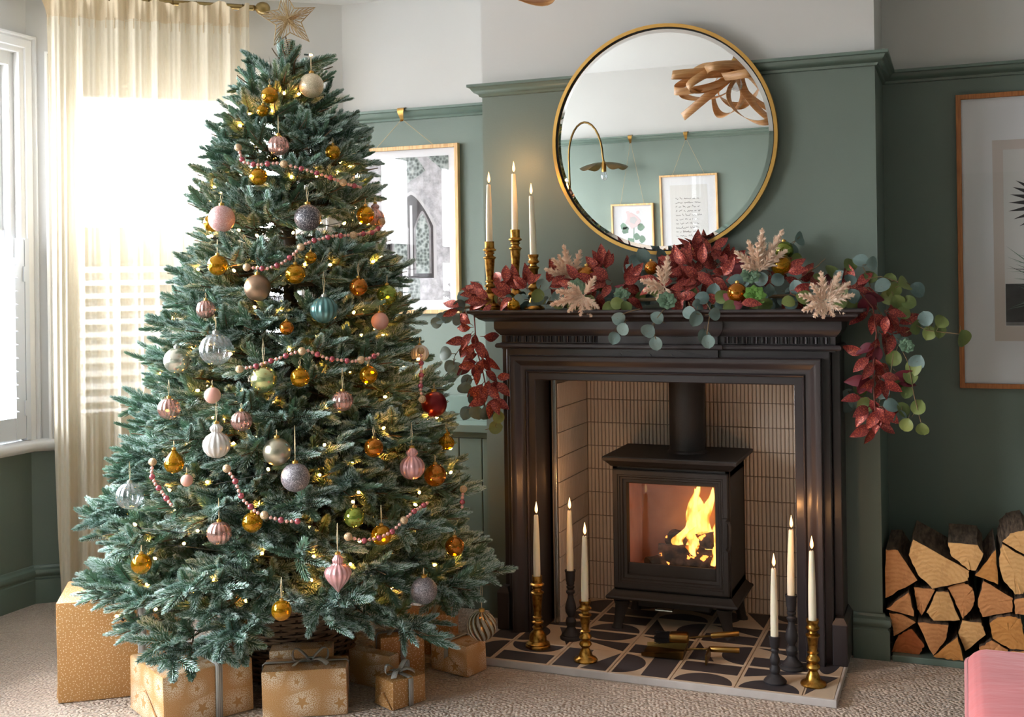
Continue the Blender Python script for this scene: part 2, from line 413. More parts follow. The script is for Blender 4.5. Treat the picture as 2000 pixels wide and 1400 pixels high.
# wrapping paper
def paper(name, stars, rgb=(196, 148, 92)):
    t = NT(name); u = t.coord('UV'); c = s2l(rgb); wh = s2l((244, 228, 206))
    nz = t.noise(t.coord('Object'), 7, 3)
    base = t.mix(nz, tuple(x * .9 for x in c), tuple(min(1, x * 1.1) for x in c))
    if stars:
        sc = 10.0
        vn = t.new('ShaderNodeTexVoronoi'); vn.voronoi_dimensions = '2D'; t.l.new(u, vn.inputs['Vector']); vn.inputs['Scale'].default_value = sc; vn.inputs['Randomness'].default_value = .55
        mp = t.new('ShaderNodeVectorMath'); mp.operation = 'SUBTRACT'; t.l.new(u, mp.inputs[0]); t.l.new(vn.outputs['Position'], mp.inputs[1])
        sx = t.new('ShaderNodeSeparateXYZ'); t.l.new(mp.outputs[0], sx.inputs[0])
        cs = t.new('ShaderNodeSeparateColor'); t.l.new(vn.outputs['Color'], cs.inputs[0])
        r = t.math('SQRT', t.math('ADD', t.math('MULTIPLY', sx.outputs[0], sx.outputs[0]), t.math('MULTIPLY', sx.outputs[1], sx.outputs[1])))
        an = t.math('ADD', t.math('ARCTAN2', sx.outputs[1], sx.outputs[0]), t.math('MULTIPLY', cs.outputs[0], 1.3))
        k = t.math('PINGPONG', an, pi / 5)
        R = t.math('ADD', .011, t.math('MULTIPLY', cs.outputs[1], .013)); q = .42
        e = t.math('ADD', t.math('MULTIPLY', t.math('COSINE', k), q * sin(pi / 5)), t.math('MULTIPLY', t.math('SINE', k), 1 - q * cos(pi / 5)))
        star = t.math('LESS_THAN', t.math('MULTIPLY', r, e), t.math('MULTIPLY', R, q * sin(pi / 5)))
        dots = t.vor(u, 360, '2D'); rel = t.math('DIVIDE', r, R)
        thr = t.math('SUBTRACT', .66, t.math('MULTIPLY', rel, .17))
        dk = t.math('LESS_THAN', dots, t.math('MAXIMUM', thr, .14))
        dk = t.math('MULTIPLY', dk, t.math('SUBTRACT', 1, star))
    else:
        dots = t.vor(u, 112, '2D', rnd=.85); dk = t.math('LESS_THAN', dots, .15)
    t.base(t.mix(t.math('MULTIPLY', dk, .92), base, wh)); t.p(roughness=.42); t.b.inputs['Metallic'].default_value = .12
    t.bump(t.noise(t.coord('Object'), 14, 3), .25, .012); MATS[name] = t.m
paper('paper_stars', True); paper('paper_dots', False, (186, 138, 82))
t = NT('ribbon_stripe'); u = t.coord('UV'); sx = t.new('ShaderNodeSeparateXYZ'); t.l.new(u, sx.inputs[0])
k = t.math('GREATER_THAN', t.math('SINE', t.math('MULTIPLY', sx.outputs[1], 2 * pi * 7)), -.1)
t.base(t.mix(k, s2l((222, 220, 214)), s2l((118, 122, 124)))); t.p(roughness=.8); MATS['ribbon_stripe'] = t.m
simple('wicker', (138, 114, 92), .7, var=.25, vscale=40); simple('wicker_dark', (70, 54, 42), .8, var=.2, vscale=40)
# firewood
for nm, a, b, c in (('wood_pale', (204, 146, 84), (236, 190, 130), (166, 104, 52)), ('wood_tan', (184, 116, 66), (218, 158, 104), (140, 80, 42)), ('wood_amber', (186, 120, 56), (210, 150, 84), (150, 88, 40)), ('wood_red', (158, 82, 40), (186, 108, 58), (120, 56, 28))):
    t = NT(nm); v = t.coord('Object'); nz = t.noise(t.coord('Object', (30, 2, 30)), 1.6, 6, .6); bigv = t.noise(v, 14, 4)
    ring = t.new('ShaderNodeTexWave'); ring.wave_type = 'RINGS'; ring.rings_direction = 'Y'; t.l.new(v, ring.inputs['Vector']); ring.inputs['Scale'].default_value = 22; ring.inputs['Distortion'].default_value = 4; ring.inputs['Detail'].default_value = 4; ring.inputs['Detail Scale'].default_value = 3
    cc = t.mix(t.math('ADD', t.math('MULTIPLY', ring.outputs['Fac'], .22), t.math('MULTIPLY', nz, .8), clamp=True), s2l(a), s2l(b))
    t.base(t.mix(t.math('MULTIPLY', t.math('GREATER_THAN', bigv, .56), t.math('SUBTRACT', bigv, .4)), cc, s2l(c))); t.p(roughness=.9)
    t.bump(t.math('ADD', t.math('MULTIPLY', nz, .6), t.math('MULTIPLY', ring.outputs['Fac'], .3)), .5, .006); MATS[nm] = t.m
t = NT('bark'); nz = t.noise(t.coord('Object', (60, 8, 60)), 1.5, 6); t.base(t.ramp(nz, [(.3, s2l((58, 44, 34))), (.7, s2l((124, 102, 82)))])); t.p(roughness=.95); t.bump(nz, .8, .01); MATS['bark'] = t.m
t = simple('velvet_pink', (176, 96, 98), .8, var=.10, vscale=5, sheen=.25); t.b.inputs['Sheen Tint'].default_value = (1, .8, .8, 1); t.bump(t.noise(t.coord('Object', (3, 9, 3)), 3, 4), .25, .02)
simple('velvet_piping', (168, 88, 92), .8, sheen=.5)
t = simple('veneer', (196, 146, 92), .5); n = t.noise(t.coord('Object', (4, 4, 60)), 3, 5); t.base(t.ramp(n, [(.3, s2l((176, 122, 72))), (.7, s2l((212, 166, 112)))]))
simple('bristle', (26, 26, 30), .8)

# ================================================================== the room
ZC, ZR = 2.48, 2.0           # ceiling, picture rail
XL, XR, YB = -0.71, 0.70, 0.40   # chimney breast sides, alcove back wall
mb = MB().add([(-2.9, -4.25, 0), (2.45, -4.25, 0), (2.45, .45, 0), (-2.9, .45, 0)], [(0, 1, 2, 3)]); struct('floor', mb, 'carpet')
mb = MB().add([(-2.9, -4.25, ZC), (-2.9, .45, ZC), (2.45, .45, ZC), (2.45, -4.25, ZC)], [(0, 1, 2, 3)]); struct('ceiling', mb, 'ceiling_white')
def wall(mb, a, b, z0, z1, zsplit=ZR - .02):
    for lo, hi, m in ((z0, min(z1, zsplit), 0), (max(z0, zsplit), z1, 1)):
        if hi > lo: mb.add([(a[0], a[1], lo), (b[0], b[1], lo), (b[0], b[1], hi), (a[0], a[1], hi)], [(0, 1, 2, 3)], m)
    return mb
W2 = ['wall_green', 'wall_white']
struct('wall_alcove_left', wall(MB(), (-1.80, YB), (XL, YB), 0, ZC), W2)
struct('wall_alcove_right', wall(MB(), (XR, YB), (2.4, YB), 0, ZC), W2)
mb = MB(); wall(mb, (XL, YB), (XL, 0), 0, ZC); wall(mb, (XL, 0), (-.43, 0), 0, ZC); wall(mb, (-.43, 0), (.45, 0), .95, ZC)
wall(mb, (.45, 0), (XR, 0), 0, ZC); wall(mb, (XR, 0), (XR, YB), 0, ZC)
struct('wall_chimney_breast', mb, W2)
struct('wall_right', wall(MB(), (2.4, YB), (2.4, -4.2), 0, ZC), W2)
struct('wall_front', wall(MB(), (2.4, -4.2), (-2.52, -4.2), 0, ZC), W2)

def solid(mb, mp, s0, s1, d0, d1, z0, z1, m=0):
    V = [mp(s, d, z) for s in (s0, s1) for d in (d0, d1) for z in (z0, z1)]
    return mb.add(V, [(0, 1, 3, 2), (4, 6, 7, 5), (0, 4, 5, 1), (2, 3, 7, 6), (0, 2, 6, 4), (1, 5, 7, 3)], m)
def mapper(o, d, n):
    o = Vector(o); d = Vector(d); n = Vector(n)
    return lambda s, dep, z: tuple(o + d * s + n * dep + Vector((0, 0, z)))
# left wall: window along +Y; bay side: window along BD
MA = mapper((-2.52, -4.2, 0), (0, 1, 0), (1, 0, 0)); MBAY = mapper(BA, BD, BN)
A0, A1, AZ0, AZ1 = 4.2 - 2.47, 4.2 - .47, .655, 2.20
B0, B1, BZ0, BZ1 = .14, 1.13, .655, 2.14
def holed_wall(name, mp, L, s0, s1, z0, z1, extra=None):
    mb = MB()
    quads = [(0, s0, 0, ZC), (s1, L, 0, ZC), (s0, s1, 0, z0), (s0, s1, z1, ZC)]
    if extra: quads[0:1] = [(0, extra[0], 0, ZC), (extra[1], s0, 0, ZC), (extra[0], extra[1], 0, z0), (extra[0], extra[1], z1, ZC)]
    for a, b, lo, hi in quads:
        for zlo, zhi, m in ((lo, min(hi, .63), 0), (max(lo, .63), hi, 1)):
            if zhi > zlo: solid(mb, mp, a, b, -.16, 0, zlo, zhi, m)
    return struct(name, mb, W2)
C0, C1 = .18, 1.52
holed_wall('wall_left', MA, 3.78, A0, A1, AZ0, AZ1, (C0, C1))
holed_wall('wall_bay', MBAY, 1.275, B0, B1, BZ0, BZ1)

def window(name, mp, s0, s1, z0, z1, lights, zmid):
    root = link(name, None); root['kind'] = 'structure'
    mb = MB(); fw = .022
    solid(mb, mp, s0, s0 + fw, -.14, -.02, z0, z1); solid(mb, mp, s1 - fw, s1, -.14, -.02, z0, z1)
    solid(mb, mp, s0 + fw, s1 - fw, -.14, -.021, z1 - .05, z1); solid(mb, mp, s0 + fw, s1 - fw, -.14, -.021, z0, z0 + .05)
    part('window_frame', mb, 'white_gloss', root)
    mb = MB()
    prof = [(0, 0), (0, .012), (.008, .016), (.018, .016), (.022, .024), (.05, .026), (.058, .02), (.062, .034), (.07, .034), (.07, 0)]
    mb.sweep([(s0, z0), (s0, z1), (s1, z1), (s1, z0)], [(-o, w) for o, w in prof], lambda u, v, w: mp(u, w, v))
    part('architrave', mb, 'white_gloss', root, smooth=30)
    w = (s1 - s0) / lights
    for k in range(1, lights):
        mb = MB(); solid(mb, mp, s0 + k * w - .03, s0 + k * w + .03, -.13, -.02, z0 + .05, z1 - .05); part('mullion', mb, 'white_gloss', root)
    for k in range(lights):
        a, b = s0 + k * w + .023, s0 + (k + 1) * w - .023
        mb = MB(); solid(mb, mp, a, b, -.11, -.05, zmid - .025, zmid + .025); part('meeting_rail', mb, 'white_gloss', root)
        for lo, hi in ((z0 + .05, zmid - .025), (zmid + .025, z1 - .05)):
            mb = MB()
            for q in ((a, a + .025, lo, hi), (b - .025, b, lo, hi), (a + .025, b - .025, hi - .035, hi), (a + .025, b - .025, lo, lo + .035)): solid(mb, mp, q[0], q[1], -.105, -.06, q[2], q[3])
            sash = part('sash', mb, 'white_gloss', root)
            mb = MB(); solid(mb, mp, a + .02, b - .02, -.085, -.080, lo + .03, hi - .03); part('pane', mb, 'window_glass', sash)
    return root
window('window_1', MA, A0, A1, AZ0, AZ1, 3, 1.47)
window('window_3', MA, C0, C1, AZ0, AZ1, 2, 1.47)
window('window_2', MBAY, B0, B1, BZ0, BZ1, 1, 1.45)
# rounded sill that runs round the bay
SP = [(0, .608), (.02, .608), (.045, .612), (.058, .625), (.058, .645), (.05, .655), (0, .658)]
mb = MB().sweep([(-2.52, -4.15), (-2.52, -.42), (BB.x, BB.y)], SP, lambda u, v, w: (u, v, w)); struct('trim_1', mb, 'white_gloss', smooth=50)
# bead on the bay's corner post
mb = MB().tube([(-2.505, -.43, .66), (-2.505, -.43, 2.27)], .009, 8); struct('trim_2', mb, 'white_gloss', smooth=50)
# picture rail
RP = [(0, 1.955), (.008, 1.957), (.012, 1.965), (.024, 1.970), (.032, 1.980), (.036, 1.988), (.045, 1.990), (.045, 2.0), (0, 2.0)]
mb = MB().sweep([(BB.x, BB.y), (XL, YB), (XL, 0), (XR, 0), (XR, YB), (2.4, YB), (2.4, -4.2), (-2.52, -4.2)], RP, lambda u, v, w: (u, v, w)); struct('trim_3', mb, 'green_gloss', smooth=40)
# skirtings
KP = [(.0, 0), (.022, 0), (.022, .095), (.017, .100), (.017, .106), (.026, .114), (.028, .124), (.024, .134), (.010, .140), (.006, .148), (0, .150)]
xy = lambda u, v, w: (u, v, w)
struct('baseboard_left', MB().sweep([(-2.52, -4.2), (-2.52, -.42), (BB.x - .02, BB.y - .02)], KP, xy), 'green_gloss', smooth=40)
struct('baseboard_right', MB().sweep([(.607, 0), (XR, 0), (XR, .012)], KP, xy), 'green_gloss', smooth=40)
struct('baseboard_front', MB().sweep([(2.4, YB), (2.4, -4.2), (-2.52, -4.2)], KP, xy), 'green_gloss', smooth=40)

# louvred shutters
def shutter(mp, s0, s1, z0, z1, label, tilt, hinge_at=None):
    o0 = mp(s0, .0, 0)
    T = thing('window_shutter', label, 'shutter', group='white louvred half shutters in the bay windows')
    zt, zb = z1 - .075, z0 + .085; st = .048
    for a, b in ((s0, s0 + st), (s1 - st, s1)):
        mb = MB(); solid(mb, mp, a, b, .0, .028, z0, z1); part('stile', mb, 'shutter_white', T)
    for lo, hi in ((zt, z1), (z0, zb)):
        mb = MB(); solid(mb, mp, s0 + st, s1 - st, .002, .026, lo, hi); part('rail', mb, 'shutter_white', T)
    prev = None; z = zb + .026
    n = 8; V = []
    for s in (s0 + st, s1 - st):
        for k in range(n):
            a = 2 * pi * k / n; x = .031 * cos(a); y = .0045 * sin(a)
            V.append(mp(s, .014 + x * cos(tilt) - y * sin(tilt), x * sin(tilt) + y * cos(tilt)))
    F = [(k, (k + 1) % n, n + (k + 1) % n, n + k) for k in range(n)] + [tuple(range(n)), tuple(range(2 * n - 1, n - 1, -1))]
    me = MB().add(V, F).mesh('slat', 'shutter_white', 40)
    while z < zt - .01:
        link('slat', me, T, loc=(0, 0, z)); z += .0526
    if hinge_at is not None:
        for zz in (z0 + .12, z1 - .14):
            mb = MB(); solid(mb, mp, hinge_at - .006, hinge_at + .006, .024, .034, zz - .03, zz + .03); part('hinge', mb, 'shutter_white', T)
    return T
aw = (A1 - A0) / 4
for k in range(4):
    shutter(MA, A0 + k * aw + .002, A0 + (k + 1) * aw - .002, .668, 1.458, 'white louvred half shutter with level slats, ' + ('farthest from', 'third from', 'second from', 'hinged beside')[k] + ' the bay corner post', radians(-3), A1 - .004 if k == 3 else None)
bw = (B1 - B0) / 2
for k in range(2):
    shutter(MBAY, B0 + k * bw + .002, B0 + (k + 1) * bw - .002, .668, 1.42, 'white louvred half shutter with tilted slats behind the curtain, ' + ('corner post side', 'alcove side')[k], radians(32))
# shutter sub-frame strip beside the corner post
mb = MB(); solid(mb, MA, A1, A1 + .022, .0, .03, .66, 1.46); struct('trim_4', mb, 'shutter_white')

# curtain and pole, parallel to the bay side
CN0 = BA + BN * .10
def cur(s, off, z): p = CN0 + BD * s + BN * off; return (p.x, p.y, z)
T = thing('curtain_pole', 'antique brass curtain pole with ball end above the linen curtain', 'curtain pole', cur(.3, 0, 2.42))
def rel(p, o): return tuple(Vector(p) - Vector(o.location))
part('pole', MB().tube([rel(cur(-.06, 0, 2.42), T), rel(cur(.885, 0, 2.42), T)], .0125, 12), 'pole_brass', T, 40)
for s in (-.06, .885):
    mb = MB()
    e = Vector(rel(cur(s, 0, 2.42), T)); sg = 1 if s > 0 else -1
    prof = [(.010, 0), (.013, .004), (.009, .010), (.013, .013), (.020, .018), (.0265, .030), (.028, .042), (.0255, .056), (.018, .066), (.008, .071), (0, .072)]
    q = Vector((BD * sg)).to_track_quat('Z', 'Y').to_matrix().to_4x4()
    mb.lathe(prof, 20); mb.V = [tuple(e + (q @ Vector(v))) for v in mb.V]
    part('finial', mb, 'pole_brass', T, 50)
mb = MB(); ring = [(.017 * cos(a), .017 * sin(a)) for a in [2 * pi * k / 14 for k in range(14)]]
for k in range(9):
    s = .10 + k * .093
    c = Vector(rel(cur(s, 0, 2.415), T)); pts = [c + BN * x + Vector((0, 0, y)) for x, y in ring]
    part('ring', MB().tube(pts, .0025, 5, closed=True), 'brass_dark', T, 40)
mb = MB(); b0 = Vector(rel(cur(.30, 0, 2.42), T)); mb.tube([b0, b0 - BN * .10], .008, 8); part('bracket', mb, 'pole_brass', T, 40)

T = thing('curtain', 'sheer cream linen curtain hanging in folds beside the fir tree', 'curtain', cur(.33, 0, .0))
rnd = random.Random(5)
ph = [rnd.uniform(0, 6.28) for _ in range(6)]
def fold(s, z):
    k = (2.4 - z) / 2.4
    a = .020 * sin(s * 70 + ph[0] + 1.1 * sin(s * 17 + ph[1])) + .011 * sin(s * 131 + ph[2] + k * 2) + .006 * sin(s * 290 + ph[3] + 3 * k)
    return a * (.55 + .5 * k) + .008 * sin(z * 5 + s * 20)
NS, NZ = 260, 46
def grid_surface(fn, ns, nz):
    V = [fn(i / ns, j / nz) for j in range(nz + 1) for i in range(ns + 1)]
    F = [(j * (ns + 1) + i, j * (ns + 1) + i + 1, (j + 1) * (ns + 1) + i + 1, (j + 1) * (ns + 1) + i) for j in range(nz) for i in range(ns)]
    return MB().add(V, F)
SW0, SW1 = .088, .866
def drape(u, v):
    z = 2.335 - v * (2.335 - .012)
    s = SW0 + (SW1 - SW0) * u
    s += .02 * v * (1 - u) + .012 * sin(v * 7 + u * 9) * v
    p = cur(s, fold(s, z) + .036, z)
    return rel(p, T)
part('drape', grid_surface(drape, NS, NZ), 'linen_sheer', T, smooth=180)
def header(u, v):
    z = 2.328 + v * .085
    s = SW0 + (SW1 - SW0) * u
    fl = v * v
    s += -.04 * fl * (1 - u) ** 6
    off = fold(s, 2.33) + .036 + fl * (.020 + .018 * sin(s * 62 + ph[4]) + .010 * sin(s * 27 + ph[5]))
    z += .010 * sin(s * 55 + ph[1]) * v - .010 * v * (sin(s * 24 + 1) > .6)
    return rel(cur(s, off, z), T)
part('gathered_header', grid_surface(header, 260, 8), 'linen_header', T, smooth=180)
for k in range(22):
    s = .10 + k * .0345 + rnd.uniform(-.008, .008)
    p0 = cur(s, fold(s, 2.33) + .040, 2.335); p1 = cur(s, fold(s, 2.30) + .038, 2.295)
    part('pleat_stitch', MB().tube([rel(p0, T), rel(p1, T)], .0022, 5), 'linen_header', T)

# built-in cupboard in the left alcove
T = thing('alcove_cupboard', 'green painted built-in cupboard with plank top in the alcove behind the tree', 'cupboard', (-1.09, .40, 0))
CX0, CX1, CY, CZ = -1.44, XL - .003, .07, .715
def rb(x0, x1, y0, y1, z0, z1, b=.003): return MB().bbox(x0 + 1.09, x1 + 1.09, y0 - .40, y1 - .40, z0, z1, b)
part('body', rb(CX0, CX1, CY + .02, YB - .004, .0, CZ - .03, .002), 'green_gloss', T)
for y0, y1 in ((CY - .03, .16), (.163, .28), (.283, YB - .004)): part('plank', rb(CX0, CX1, y0, y1, CZ - .03, CZ, .0025), 'green_gloss', T)
part('upstand', rb(CX0, CX1, YB - .022, YB - .004, CZ, CZ + .075, .003), 'green_gloss', T)
part('edge_moulding', MB().sweep([(CX0 + 1.09, CY + .01 - .4), (CX1 + 1.09, CY + .01 - .4)], [(0, .66), (.010, .662), (.014, .67), (.022, .674), (.028, .684), (0, .685)], xy), 'green_gloss', T, 40)
x = CX0
while x < CX1 - .02:
    x2 = min(x + .097, CX1); part('board', rb(x + .0015, x2 - .0015, CY, CY + .02, .10, .66, .003), 'green_gloss', T); x = x2
part('kick_board', rb(CX0, CX1, CY + .005, CY + .02, .0, .098, .003), 'green_gloss', T)

# ================================================================== fireplace
# firebox lining
HZ = .022                                      # top of the hearth
FX0, FX1, FY0, FY1, FZ = -.41, .43, -.055, .30, .96
mb = MB().box(FX0 - .02, FX0 - .006, FY0, FY1 + .02, 0, FZ).box(FX1 + .006, FX1 + .02, FY0, FY1 + .02, 0, FZ).box(FX0 - .02, FX1 + .02, FY1 + .006, FY1 + .02, 0, FZ).box(FX0 - .02, FX1 + .02, FY0, FY1 + .02, FZ, FZ + .02)
fire_wall = struct('wall_firebox', mb, 'grout')
TW, TH, GAP, RGAP = .0128, .0868, .0018, .0036
def kit(w, h):
    n = 6; V = []
    for z in (0, h):
        for k in range(n + 1):
            a = pi * k / n; V.append((w / 2 - w / 2 * cos(a), -.0055 * sin(a) ** .6, z))
    F = [(k, k + 1, n + 2 + k, n + 1 + k) for k in range(n)] + [tuple(range(n + 1)), tuple(range(2 * n + 1, n, -1))]
    return MB().add(V, F)
kit_me = kit(TW, TH).mesh('mosaic_tile', 'kitkat', 40)
rest = MB(); base_kit = kit(TW, TH); cand = []
nrow = 10; off = .055
for r in range(nrow):
    z = HZ + off + (r - 1) * (TH + RGAP)
    k = 0; x = FX0
    while x + TW < FX1:
        cand.append((x, FY1 + .005, z, 0)); x += TW + GAP; k += 1
    y = FY1 - .002
    while y - TW > FY0 + .006:
        cand.append((FX0 - .005, y - TW, z, 1)); cand.append((FX1 + .005, y, z, 2)); y -= TW + GAP
def seen(c):
    x, y, z, w = c
    if w == 2 or z < HZ or z > .88: return 9
    if w == 1: return 5
    return 0 if x > .19 else (1 if x < -.2 else (2 if z > .6 else 7))
cand.sort(key=seen)
for i, (x, y, z, w) in enumerate(cand):
    rz = (0, pi / 2, -pi / 2)[w]
    if i < 300: link('mosaic_tile', kit_me, fire_wall, loc=(x, y, z), rot=(0, 0, rz))
    else:
        M = Matrix.Translation((x, y, z)) @ Matrix.Rotation(rz, 4, 'Z')
        zz = [max(HZ, v[2]) for v in [M @ Vector(u) for u in base_kit.V]]
        if z + TH > HZ: rest.add([(*(M @ Vector(u))[:2], q) for u, q in zip(base_kit.V, zz)], base_kit.F)
stuff(part('mosaic_tiles', rest, 'kitkat', fire_wall, 40))
part('metal_trim', MB().bbox(FX0 - .014, FX0 - .002, FY0 - .006, FY0 + .004, HZ, .93, .002), 'chrome', fire_wall)
part('metal_trim', MB().bbox(FX1 + .002, FX1 + .014, FY0 - .006, FY0 + .004, HZ, .93, .002), 'chrome', fire_wall)

# hearth of patterned tiles
hearth = thing('tiled_hearth', 'black and cream geometric tiled hearth under the stove', 'hearth', (0, -.1, 0))
HX0, HX1, HY0 = -.60, .60, -.495
part('slab', MB().box(HX0 + .006, HX1 - .006, HY0 + .006 + .1, FY1 + .1, 0, .018), 'grout', hearth)
part('edge_strip', MB().bbox(HX0, HX1, HY0 + .1, HY0 + .009 + .1, 0, HZ + .001, .002), 'hearth_edge', hearth)
for sx in (HX0, HX1 - .008): part('edge_strip', MB().bbox(sx, sx + .008, HY0 + .009 + .1, .0 + .1, 0, HZ + .001, .002), 'hearth_edge', hearth)
T2 = .2
def inlay_shape(kind, flat, x0, x1, y0, y1):
    "one half-tile figure inside the rectangle: rectangle, half disc with its flat side at f/b/l/r, or wedge"
    if kind == 'R': return [(x0, y0), (x1, y0), (x1, y1), (x0, y1)]
    if kind == 'S':
        P = []; n = 20
        for k in range(n + 1):
            a = pi * k / n; c, s_ = cos(a), sin(a)
            if flat == 'f': P.append(((x0 + x1) / 2 + c * (x1 - x0) / 2, y0 + s_ * (y1 - y0)))
            if flat == 'b': P.append(((x0 + x1) / 2 - c * (x1 - x0) / 2, y1 - s_ * (y1 - y0)))
            if flat == 'l': P.append((x0 + s_ * (x1 - x0), (y0 + y1) / 2 - c * (y1 - y0) / 2))
            if flat == 'r': P.append((x1 - s_ * (x1 - x0), (y0 + y1) / 2 + c * (y1 - y0) / 2))
        return P
    c = {'sw': [(x0, y0), (x1, y0), (x0, y1)], 'se': [(x0, y0), (x1, y0), (x1, y1)], 'ne': [(x1, y0), (x1, y1), (x0, y1)], 'nw': [(x0, y0), (x1, y1), (x0, y1)]}
    return c[flat]
PAT = {  # (col,row): split, (first half), (second half); H = front/back halves, V = left/right
 (-1, 0): ('V', ('S', 'l'), ('T', 'ne')), (-1, 1): ('H', ('S', 'b'), ('R', '')), (-1, 2): ('V', ('R', ''), ('S', 'r')),
 (0, 0): ('H', ('R', ''), ('S', 'b')), (0, 1): ('V', ('S', 'l'), ('T', 'ne')), (0, 2): ('H', ('T', 'se'), ('R', '')), (0, 3): ('V', ('R', ''), ('S', 'r')),
 (1, 0): ('V', ('R', ''), ('T', 'se')), (1, 1): ('H', ('T', 'ne'), ('S', 'b')), (1, 2): ('H', ('S', 'f'), ('R', '')), (1, 3): ('H', ('R', ''), ('S', 'b')),
 (2, 0): ('V', ('S', 'l'), ('R', '')), (2, 1): ('H', ('R', ''), ('T', 'ne')), (2, 2): ('V', ('T', 'sw'), ('S', 'r')), (2, 3): ('H', ('S', 'f'), ('T', 'ne')),
 (3, 0): ('H', ('S', 'f'), ('R', '')), (3, 1): ('V', ('T', 'sw'), ('S', 'r')), (3, 2): ('H', ('R', ''), ('T', 'ne')), (3, 3): ('V', ('S', 'l'), ('T', 'ne')),
 (4, 0): ('H', ('S', 'f'), ('T', 'nw')), (4, 1): ('H', ('R', ''), ('T', 'ne')), (4, 2): ('V', ('R', ''), ('T', 'sw')), (4, 3): ('H', ('R', ''), ('S', 'b')),
 (5, 0): ('V', ('T', 'nw'), ('R', '')), (5, 1): ('H', ('R', ''), ('S', 'b')), (5, 2): ('V', ('R', ''), ('S', 'r'))}
PAT[(5, 0)] = ('D', ('T', 'nw'), None); PAT[(5, 1)] = ('D', ('S', 'b'), None); PAT[(-1, 0)] = ('D', ('S', 'r'), None); PAT[(-1, 1)] = ('D', ('R', ''), None)
tile_cache = {}
for (c, r), (sp, a, b) in PAT.items():
    x0 = -.5 + c * T2; x1 = x0 + T2; y0 = HY0 + .009 + r * T2; y1 = y0 + T2
    x0 = max(x0, HX0 + .008); x1 = min(x1, HX1 - .008); y1 = min(y1, FY1)
    if y1 - y0 < .03: continue
    if r >= 2 and c in (-1, 5): continue
    if r == 2 and c == 0: x0 = max(x0, -.5)
    g = .0012
    key = (round(x1 - x0, 4), round(y1 - y0, 4))
    if key not in tile_cache: tile_cache[key] = MB().bbox(g, key[0] - g, g, key[1] - g, .012, HZ, .0012, 1).mesh('tile', 'tile_cream')
    tl_ = link('tile', tile_cache[key], hearth, loc=(x0, y0 + .1, 0))
    w, h = x1 - x0, y1 - y0; e = .010; i2 = .005
    if sp == 'H': rects = [(e, w - e, e, h / 2 - i2), (e, w - e, h / 2 + i2, h - e)]
    elif sp == 'V': rects = [(e, w / 2 - i2, e, h - e), (w / 2 + i2, w - e, e, h - e)]
    else: rects = [(e * .6, w - e * .6, e, h - e)]
    for (q, fl), rc in zip([z for z in (a, b) if z], rects):
        P = inlay_shape(q, fl, *rc); n = len(P)
        mb = MB(); mb.add([(x, y, HZ - .001) for x, y in P] + [(x, y, HZ + .0004) for x, y in P], [tuple(range(n, 2 * n))] + [(k, (k + 1) % n, n + (k + 1) % n, n + k) for k in range(n)])
        part('inlay', mb, 'tile_black', tl_)

# surround
S = thing('fireplace_surround', 'black painted timber fireplace surround with moulded mantel shelf', 'fireplace', (0, 0, 0))
OX0, OX1, OZ = -.443, .450, .913
prof = [(0, -.045), (0, -.183), (.003, -.186), (.025, -.186), (.027, -.192), (.031, -.195), (.035, -.192), (.036, -.190)]
for k in range(9):
    a = k / 8; prof.append((.037 + .046 * a, -.190 - .020 * (a - sin(2 * pi * a) / (2 * pi) * .9)))
prof += [(.085, -.213), (.087, -.211), (.0872, -.178), (.089, -.177), (.109, -.177), (.112, -.174), (.112, -.004), (.0, -.004)]
path = [(OX0, HZ), (OX0, OZ), (OX1, OZ), (OX1, HZ)]
part('moulded_frame', MB().sweep(path, [(-o, y) for o, y in prof], lambda u, v, w: (u, w, v)), 'surround_black', S, 32)
for sx in (-1, 1):
    xo = OX0 - .112 if sx < 0 else OX1 + .112
    a, b = (xo - .028, xo) if sx < 0 else (xo, xo + .028)
    part('side_pilaster', MB().bbox(a, b, -.145, -.004, HZ, 1.03, .003), 'surround_black', S)
    a, b = (xo - .043, xo + .004) if sx < 0 else (xo - .004, xo + .043)
    mb = MB().bbox(a, b, -.192, -.004, HZ, .155, .004)
    mb.add([(a, -.192, .153), (b, -.192, .153), (b, -.004, .153), (a, -.004, .153), (a + .01, -.178, .172), (b - .012, -.178, .172), (b - .012, -.004, .172), (a + .01, -.004, .172)], [(0, 1, 5, 4), (1, 2, 6, 5), (2, 3, 7, 6), (3, 0, 4, 7), (4, 5, 6, 7)])
    part('plinth_block', mb, 'surround_black', S)
ex0, ex1, ey = -.572, .580, -.176
part('frieze', MB().box(ex0, ex1, ey, -.004, 1.02, 1.13), 'surround_black', S)
EP = [(0, 1.024), (.014, 1.025), (.019, 1.030), (.019, 1.036), (.014, 1.042), (0, 1.044)]
pth = [(ex0, -.004), (ex0, ey), (ex1, ey), (ex1, -.004)]
part('astragal', MB().sweep(pth, EP, xy), 'surround_black', S, 40)
CP = [(0, 1.069), (.004, 1.070), (.006, 1.074), (.014, 1.082), (.020, 1.092), (.021, 1.095), (.021, 1.120), (0, 1.121)]
part('cornice', MB().sweep(pth, CP, xy), 'surround_black', S, 40)
SPF = [(0, 1.119), (.045, 1.120), (.052, 1.124), (.062, 1.128), (.067, 1.134), (.074, 1.136), (.076, 1.143), (.084, 1.147), (.092, 1.150), (.094, 1.153), (.094, 1.158), (.092, 1.160), (0, 1.160)]
part('mantel_shelf', MB().sweep(pth, SPF, xy).box(ex0, ex1, ey, -.004, 1.119, 1.160), 'surround_black', S, 40)
tx0, tx1 = -.205, .205
mb = MB().sweep([(tx0, ey + .01), (tx0, ey - .012), (tx1, ey - .012), (tx1, ey + .01)], EP, xy).box(tx0, tx1, ey - .012, ey, 1.0, 1.12)
